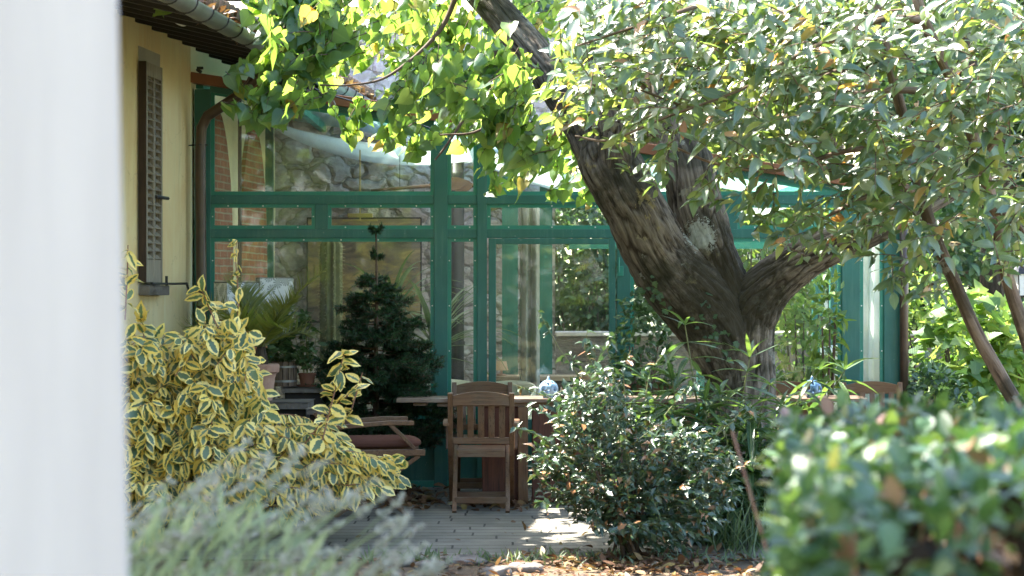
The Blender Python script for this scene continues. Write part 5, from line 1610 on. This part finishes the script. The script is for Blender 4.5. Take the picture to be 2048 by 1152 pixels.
for i in range(5200):                                                              # dead leaves and bare wood inside, coloured dark to deepen the inner shade
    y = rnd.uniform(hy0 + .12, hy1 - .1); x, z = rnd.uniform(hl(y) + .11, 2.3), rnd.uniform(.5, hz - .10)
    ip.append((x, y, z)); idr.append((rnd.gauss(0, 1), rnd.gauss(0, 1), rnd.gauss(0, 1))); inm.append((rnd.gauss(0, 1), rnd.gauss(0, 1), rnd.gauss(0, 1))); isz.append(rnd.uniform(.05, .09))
for i in range(120):
    y = rnd.uniform(hy0 + .05, hy1 - .1); x = rnd.uniform(hl(y) + .08, 2.1)
    L.tw.tube([(x, y, 0), (x + rnd.gauss(0, .06), y + rnd.gauss(0, .06), .7), (x + rnd.gauss(0, .1), y + rnd.gauss(0, .1), hz - .06)], [.008, .006, .003], 5, cap=False)
L.build(ROUND, M['hedge'], M['twig_red'], o, HG, 'foliage', 'stems')
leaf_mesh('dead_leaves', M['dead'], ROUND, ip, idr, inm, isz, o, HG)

# ------------------------------------------------------------------ lavender, left foreground
o = empty('lavender', (-.62, 4.7, .35), 'grey-green lavender with faded flower spikes, blurred in the left foreground', 'lavender'); LVO = tuple(o.location)
fp, fd, fn_, fs_ = [], [], [], []; sp_, sd_, sn_, ss_ = [], [], [], []
st = MB()
tops = [(270, 1000), (330, 990), (420, 940), (500, 890), (545, 880), (590, 900), (640, 930), (700, 960), (760, 960), (800, 1000), (840, 1060), (870, 1110), (800, 1110), (600, 1000), (700, 1050), (420, 1040)]
region = [(255, 1010), (330, 960), (430, 930), (520, 880), (570, 890), (640, 940), (790, 960), (810, 1010), (870, 1080), (900, 1160), (880, 1250), (255, 1250)]
spots = tops + sample_poly(region, 120)
for (x, y) in spots:
    d = rnd.uniform(4.1, 5.3); top = P(x + rnd.gauss(0, 12), y + rnd.gauss(0, 12), d)
    lean = Vector((rnd.uniform(.35, .95), rnd.gauss(0, .25), 1)).normalized()
    Ls = rnd.uniform(.45, .65); base = top - lean * Ls * .9 + Vector((-.08, 0, 0)); base.z = max(base.z, .36)
    mid = base.lerp(top, .55) + Vector((-.04, 0, .05))
    st.tube([base, mid, top], [.0022, .002, .0015], 5, cap=False)
    ax = (top - mid).normalized(); hl = rnd.uniform(.05, .10)
    for k in range(26):
        t = rnd.random(); p = top - ax * hl * t
        fp.append(tuple(p)); fd.append((ax.x + rnd.gauss(0, .7), ax.y + rnd.gauss(0, .7), ax.z + rnd.gauss(0, .7))); fn_.append((rnd.gauss(0, 1), rnd.gauss(0, 1), rnd.gauss(0, 1))); fs_.append(rnd.uniform(.010, .019))
    for k in range(12):
        p = base.lerp(mid, rnd.random()); sp_.append(tuple(p)); sd_.append((rnd.gauss(.3, .5), rnd.gauss(0, .5), 1)); sn_.append((rnd.gauss(0, 1), -1, rnd.gauss(0, .6))); ss_.append(rnd.uniform(.03, .06))
for i in range(170):
    (x, y) = sample_poly([(250, 1075), (420, 1040), (560, 1060), (640, 1110), (720, 1180), (760, 1300), (250, 1300)], 1)[0]
    p = P(x, y, rnd.uniform(4.1, 5.2)); sp_.append(tuple(p)); sd_.append((rnd.gauss(.45, .45), rnd.gauss(0, .4), 1)); sn_.append((rnd.gauss(0, 1), -1, rnd.gauss(0, .6))); ss_.append(rnd.uniform(.05, .11))
st.build('stems', M['lavender_stem'], o, LVO)
leaf_mesh('flower_spikes', M['lavender_flower'], ROUND, fp, fd, fn_, fs_, o, LVO)
leaf_mesh('foliage', M['lavender_stem'], LANCE, sp_, sd_, sn_, ss_, o, LVO)
b = MB(); b.box2((-1.6, 3.9, -.02), (.15, 5.5, .33)); tag(b.build('raised_bed', M['soil']), 'low raised bed of soil under the lavender', 'flower bed')

# ------------------------------------------------------------------ white pillar, left foreground
pc_ = Vector((-.9, 3.0, 0))
b = MB(); e0, e1 = P(258, 1152, 3.0), P(236, 0, 3.0)
s_ = (e1.x - e0.x) / (e1.z - e0.z)
ex = lambda z: e0.x + s_ * (z - e0.z)
vs = []
for z in (0, 3.2):
    vs += [(ex(z) - .9, 3.0, z), (ex(z), 3.0, z), (ex(z) * 1.15 - .03, 3.45, z), (ex(z) - .9, 3.45, z)]
b.add(vs, [(3, 2, 1, 0), (4, 5, 6, 7), (0, 1, 5, 4), (1, 2, 6, 5), (2, 3, 7, 6), (3, 0, 4, 7)])
tag(b.build('white_pillar', M['white_plaster'], bevel=.006), 'plain white plastered pillar filling the left edge, out of focus', 'pillar')

# ------------------------------------------------------------------ string lights
o = empty('string_lights', P(640, 185, 16.3), 'string of clear glass bulbs looped in front of the brown roof beam', 'string lights'); SO = tuple(o.location)
cab = [(560, 160), (617, 172), (660, 190), (740, 212), (800, 235), (865, 258), (900, 255), (960, 275), (1010, 300), (1100, 320), (1180, 345)]
cp = [P(x, y, 16.4) for (x, y) in cab]
b = MB(); b.tube([c for c in cp], .006, 5); b.build('cable', M['black'], o, SO)
for (x, y) in ((616, 176), (639, 189), (665, 197), (864, 262), (900, 258), (1008, 308), (1090, 322)):
    c = P(x, y, 16.38)
    b = MB(); b.lathe([(.010, -.012), (.014, -.01), (.014, .02), (.008, .026)], tuple(c), 12); s_o = b.build('socket', M['black'], o, SO)
    b = MB(); b.lathe([(.003, -.085), (.018, -.078), (.026, -.06), (.026, -.045), (.016, -.02), (.012, -.012)], tuple(c), 16); b.build('bulb', M['bulb'], o, SO, smooth=True)

# ------------------------------------------------------------------ lantern at the right edge
lp = P(2042, 560, 15.5)
o = empty('hanging_lantern', lp, 'black lantern with frosted glass at the right edge of the garden', 'lantern')
b = MB(); r = .058
b.lathe([(.048, -.115), (.040, -.125), (.02, -.135)], seg=6); b.build('base', M['black'], o)
MB().lathe([(.044, -.115), (.058, .045)], seg=6, close=False).build('pane', M['frost'], o)
b = MB()
for k in range(6):
    a = 2 * pi * k / 6; b.tube([(.046 * cos(a), .046 * sin(a), -.115), (.061 * cos(a), .061 * sin(a), .047)], .005, 5)
b.build('frame', M['black'], o)
MB().lathe([(.078, .045), (.074, .058), (.045, .095), (.02, .11), (.012, .13), (.004, .15)], seg=6).build('cap', M['black'], o)
MB().tube([(0, 0, .14), (0, 0, .42), (.3, 0, .5)], .006, 6).build('hook', M['black'], o)

# ------------------------------------------------------------------ fallen leaves, edging stones
pos, dr, nm, sz = [], [], [], []
def litter(n, fx_, fy_, zz, s0=.05, s1=.13):
    for i in range(n):
        x, y = fx_(), fy_()
        pos.append((x, y, zz + rnd.uniform(.004, .03))); dr.append((rnd.gauss(0, 1), rnd.gauss(0, 1), rnd.gauss(.1, .25))); nm.append((rnd.gauss(0, .35), rnd.gauss(0, .35), 1)); sz.append(rnd.uniform(s0, s1))
litter(260, lambda: bx(rnd.gauss(700, 120), 15.5), lambda: rnd.gauss(15.9, .35), 0)
litter(150, lambda: bx(rnd.gauss(800, 40), 15.6), lambda: rnd.gauss(15.75, .12), 0)
litter(120, lambda: bx(rnd.gauss(985, 60), 15.4), lambda: rnd.gauss(15.45, .15), 0)
litter(60, lambda: bx(rnd.uniform(800, 1200), 16.5), lambda: rnd.gauss(16.75, .06), 0)
litter(60, lambda: bx(rnd.uniform(500, 1500), 14), lambda: rnd.uniform(12.6, 16), 0, .03, .08)
litter(1100, lambda: rnd.uniform(-1.2, 2.6), lambda: rnd.uniform(11.2, 12.45), -.006, .03, .085)
litter(420, lambda: rnd.gauss(.7, .25), lambda: rnd.gauss(12.25, .2), 0.0, .05, .1)
o = leaf_mesh('fallen_leaves', M['dry_leaf'], OVAL, pos, dr, nm, sz)
tag(o, 'dry brown leaves scattered over the paving and bed', 'fallen leaves', kind='stuff')
pos, dr, nm, sz = [], [], [], []
for i in range(500):
    pos.append((rnd.uniform(-.9, 1.9), rnd.gauss(12.35, .12), -.005)); dr.append((rnd.gauss(0, .6), rnd.gauss(0, .5), 1)); nm.append((rnd.gauss(0, .6), -1, .4)); sz.append(rnd.uniform(.03, .09))
o = leaf_mesh('grass', M['strap'], LANCE, pos, dr, nm, sz); tag(o, 'short green tufts of grass along the paving edge', 'grass', kind='stuff')
stones = [(925, 1125, .17, .10, 'flat weathered edging stone, in the middle of the row below the paving'), (862, 1136, .12, .08, 'smaller edging stone left of the flat middle one, mossy and half sunk'), (1050, 1140, .12, .09, 'tilted sunlit edging stone nearest the glossy shrub'), (960, 1116, .08, .05, 'dark narrow stone at the paving edge'), (800, 1128, .13, .09, 'edging stone half hidden behind the lavender'), (990, 1147, .11, .08, 'low edging stone at the bottom edge of the picture')]
for i, (x, y, w, h, lab) in enumerate(stones):
    d = EYE * F / (y - 576); c = Vector((bx(x, d), d, 0))
    b = MB()
    def sf(u, v, w=w, h=h, i=i):
        a = 2 * pi * u; t = pi * v; k = 1 + .3 * noise.noise(Vector((cos(a) * 1.5 + i * 5, sin(a) * 1.5, t)))
        cc = abs(cos(a)) ** .6 * math.copysign(1, cos(a)); ss = abs(sin(a)) ** .6 * math.copysign(1, sin(a))
        return (w * .8 * cc * sin(t) ** .5 * k, h * .8 * ss * sin(t) ** .5 * k, .032 * cos(t) * k)
    b.grid(sf, 22, 10); s = b.build('edging_stone', M['stone'], None, smooth=True); s.location = c + Vector((0, 0, .008)); s.rotation_euler = (0, rnd.gauss(0, .08), rnd.gauss(0, .3))
    tag(s, lab, 'stone', 'edging stones along the paving')

# ------------------------------------------------------------------ garden beyond
def shrub(name, c, rad, n, size, tmpl, m, label, cat='shrub', group=None, up=.7, shell=.55, stems=5, twig='twig'):
    c = Vector(c); base = Vector((c.x, c.y, 0 if c.y < 26 else hill_z(c.x, c.y)))
    o = empty(name, base, label, cat, group)
    u = rand_unit(n); r = (shell + (1 - shell) * rng.random(n)) ** .7
    off = np.array([c.x, c.y, c.z])
    lump = np.array([1 + .28 * noise.noise(Vector((a[0] * 2.2 + c.x, a[1] * 2.2 + c.y, a[2] * 2.2))) for a in u])
    pos = off + u * (r * lump)[:, None] * np.array(rad)
    pos[:, 2] = np.maximum(pos[:, 2], base.z + .03)
    dr = u * .8 + rng.normal(size=(n, 3)) * .6 + np.array([0, 0, -.15]); nm = u * .5 + np.array([0, 0, up]) + rng.normal(size=(n, 3)) * .4
    leaf_mesh('foliage', m, tmpl, pos, dr, nm, size * rng.uniform(.7, 1.3, n), o, tuple(base))
    for k in range(stems):
        a = rnd.uniform(0, 6.28); t = c + Vector((cos(a) * rad[0] * .5, sin(a) * rad[1] * .5, rad[2] * .3))
        b = MB(); b.tube([base + Vector((rnd.gauss(0, .05), rnd.gauss(0, .05), -.02)), base.lerp(t, .5), t], [.02, .014, .006], 6); b.build('stem', M[twig], o, tuple(base), smooth=True)
    return o
def hill_z(x, y):
    v = (y - 26) / 50
    return 0 if v <= 0 else -.3 + 15 * v ** .9 + 1.2 * noise.noise(Vector((x * .12, y * .12, 0))) + .3 * noise.noise(Vector((x * .6, y * .6, 3)))
def tree(name, x, y, h, cr, n, size, m, label, tr=.12, group=None, tmpl=QUAD, low=.35):
    z0 = hill_z(x, y); base = Vector((x, y, z0)); o = empty(name, base, label, 'tree', group)
    b = MB(); b.tube([base + Vector((0, 0, -.2)), base + Vector((.05, 0, h * .4)), base + Vector((0, .05, h * .85))], [tr * 1.25, tr, tr * .3], 14, disp=bark_disp(.012)); b.build('trunk', M['bark_dark'], o, tuple(base), smooth=True)
    L = Leaves(); bl = []
    for k in range(11):
        a = rnd.uniform(0, 6.28); e = rnd.uniform(-.25, 1); hh = h * (low + (.95 - low) * rnd.random()); rr = cr * (1 - .55 * abs(hh / h - .6))
        t = base + Vector((cos(a) * rr * .75, sin(a) * rr * .75, hh)); bl.append((t, cr * rnd.uniform(.32, .5)))
        L.tw.tube([base + Vector((0, 0, hh * .65)), (base + Vector((0, 0, hh * .65))).lerp(t, .5) + Vector((0, 0, .1)), t], [tr * .4, tr * .25, tr * .08], 6, cap=False)
    per = n // len(bl); pos = []; dr = []; nm = []
    for (t, r) in bl:
        u = rand_unit(per); q = rng.random(per) ** .45
        pos.append(np.array(t) + u * (q * r)[:, None] * np.array([1, 1, .75])); dr.append(u * .5 + rng.normal(size=(per, 3)) * .7 + np.array([0, 0, -.3])); nm.append(u * .4 + rng.normal(size=(per, 3)) * .5 + np.array([0, 0, .6]))
    pos = np.concatenate(pos); leaf_mesh('crown', m, tmpl, pos, np.concatenate(dr), np.concatenate(nm), size * rng.uniform(.7, 1.3, len(pos)), o, tuple(base))
    L.tw.build('limbs', M['bark_dark'], o, tuple(base), smooth=True)
    return o
# sunlit shrubs at the right
shrub('garden_shrub', (bx(1935, 17.6), 17.6, .95), (.40, .40, .62), 420, .15, LOBED, M['garden'], 'sunlit bright green large-leaved shrub behind the leaning trunks', 'shrub')
shrub('garden_shrub', (bx(2040, 18.2), 18.2, 1.0), (.45, .45, .55), 420, .15, LOBED, M['garden'], 'sunlit large-leaved shrub below the hanging lantern', 'shrub')
shrub('garden_shrub', (bx(1868, 16.9), 16.9, .62), (.30, .35, .42), 900, .07, ROUND, M['garden_dark'], 'low dark small-leaved shrub beside the brown downpipe', 'shrub')
shrub('garden_shrub', (bx(1860, 19.2), 19.2, 1.0), (.45, .5, .75), 1500, .08, ROUND, M['garden'], 'mid-green bushy shrub behind the brown downpipe', 'shrub')
shrub('garden_shrub', (bx(1990, 16.4), 16.4, .42), (.7, .4, .36), 900, .08, ROUND, M['garden'], 'low sunlit ground shrub at the foot of the leaning trunks', 'shrub')
# plants seen through the right-hand panes and in front of them
shrub('garden_shrub', (bx(1285, 16.55), 16.55, .95), (.24, .2, .68), 900, .06, ROUND, M['garden_dark'], 'upright leafy shrub against the glass, left of the big trunk', 'shrub')
shrub('garden_shrub', (bx(1600, 17.7), 17.7, 1.15), (.32, .28, .80), 520, .10, OVAL, M['garden'], 'bright leafy plant inside the glass, right of the big trunk', 'shrub', shell=.2)
shrub('garden_shrub', (bx(1655, 16.6), 16.6, 1.2), (.14, .15, .62), 170, .10, OVAL, M['garden'], 'thin climbing plant on the green post by the deep blue lantern', 'shrub', shell=.2)
shrub('garden_shrub', (bx(1150, 23.0), 23.0, 1.9), (.62, .5, .85), 1800, .09, ROUND, M['garden_dark'], 'green shrub behind the low stone wall, framed by the glass door', 'shrub')
shrub('garden_shrub', (bx(1205, 22.4), 22.4, 1.5), (.35, .4, .6), 1200, .08, ROUND, M['garden_dark'], 'dark shrub over the low stone wall at the right of the glass door', 'shrub')
shrub('garden_shrub', (bx(1320, 23.5), 23.5, 1.7), (.8, .5, 1.2), 2200, .10, ROUND, M['garden_dark'], 'dense dark shrub behind the glasshouse, left of the dark limb', 'shrub')
shrub('garden_shrub', (bx(1500, 23.0), 23.0, 1.9), (.7, .5, 1.3), 2200, .10, ROUND, M['garden'], 'tall light green shrub seen between the forked limbs', 'shrub')
shrub('garden_shrub', (bx(1660, 24.0), 24.0, 1.7), (.7, .5, 1.3), 1800, .11, ROUND, M['garden'], 'light green shrub behind the glasshouse at its right end', 'shrub')
o = empty('garden_hedge', (2.2, 24.6, 0), 'tall green hedge closing the garden behind the glasshouse', 'hedge')
n = 9000; u = rng.random(n)
pos = np.stack([rng.uniform(-2.2, 3.2, n), np.where(rng.random(n) < .7, -abs(rng.normal(0, .12, n)) - .25, rng.uniform(-.3, .5, n)), rng.random(n) ** .8 * 3.3], 1)
pos[:, 2] += .25 * np.sin(pos[:, 0] * 2.1) * (pos[:, 2] / 3.3)
leaf_mesh('foliage', M['garden_dark'], ROUND, pos, rng.normal(size=(n, 3)) + np.array([0, -.4, -.2]), rng.normal(size=(n, 3)) * .5 + np.array([0, -.4, .7]), rng.uniform(.07, .14, n), o)
b = MB()
for i in range(14):
    x = -2 + i * .37; b.tube([(x, .1, 0), (x + .05, .1, 1.5), (x, .12, 2.9)], [.03, .02, .01], 6)
b.build('stems', M['bark_dark'], o)
# dark trees at the right, behind
tree('garden_tree', bx(1985, 22), 22, 5.5, 1.7, 9000, .12, M['garden_dark'], 'dark green tree with a thick trunk behind the sunlit shrubs', .16, tmpl=ROUND, low=.25)
tree('garden_tree', bx(1845, 25), 25, 6.0, 1.9, 8000, .14, M['garden_dark'], 'dark leafy tree beyond the right end of the glasshouse', .16, tmpl=ROUND, low=.2)
tree('garden_tree', bx(2130, 24), 24, 6.0, 1.9, 7000, .14, M['garden_dark'], 'dark tree at the far right edge behind the hanging lantern', .16, tmpl=ROUND, low=.2)
tree('garden_tree', -.55, 22.9, 4.9, 1.15, 5200, .11, M['garden_dark'], 'bushy tree added behind the rubble wall to shade the low wall', .10, tmpl=ROUND, low=.55)  # added so its crown keeps the sun off the low wall
# far sunlit trees behind the glasshouse
far = [
       (1120, 35, 8, 2.6, 'sunlit tree behind the fork of the big linden'), (1300, 31, 7, 2.3, 'sunlit tree behind the crown, above the glass door'), (1470, 34, 8, 2.6, 'sunlit tree behind the middle of the evergreen crown'), (1660, 31, 7, 2.3, 'sunlit tree behind the right part of the evergreen crown'), (1820, 36, 8.5, 2.8, 'tall far tree beyond the garden at the right')]
for (px, d, h, cr, lab) in far:
    tree('hillside_tree', bx(px, d), d, h, cr, 5200, .24, M['far'], lab, .16, 'trees on the hillside beyond')
tree('added_shade_tree', -2.3, 5.9, 8.2, 3.0, 11000, .26, M['garden_dark'], 'added tree out of view, its crown shading the hedge and lavender', .16, tmpl=ROUND, low=.62)  # unseen tree added so its crown shades hedge, lavender and pillar
# wood added behind the viewer to darken the foreground and pane reflections
n = 20000
pos = np.stack([rng.uniform(-28, 28, n), rng.uniform(-22, -15, n), rng.random(n) ** .8 * 9.5], 1)
pos[:, 2] *= np.array([.75 + .25 * sin(x * .7) + .12 * sin(x * 2.3) for x in pos[:, 0]])
o = leaf_mesh('added_woods', M['far'], ROUND, pos, rng.normal(size=(n, 3)), rng.normal(size=(n, 3)) + np.array([0, .4, .8]), rng.uniform(.3, .7, n))
tag(o, 'unseen leafy wood added behind the viewer to dim foreground and panes', 'added_woods', kind='stuff')
print('faces', sum(len(o.data.polygons) for o in bpy.data.objects if o.type == 'MESH'))
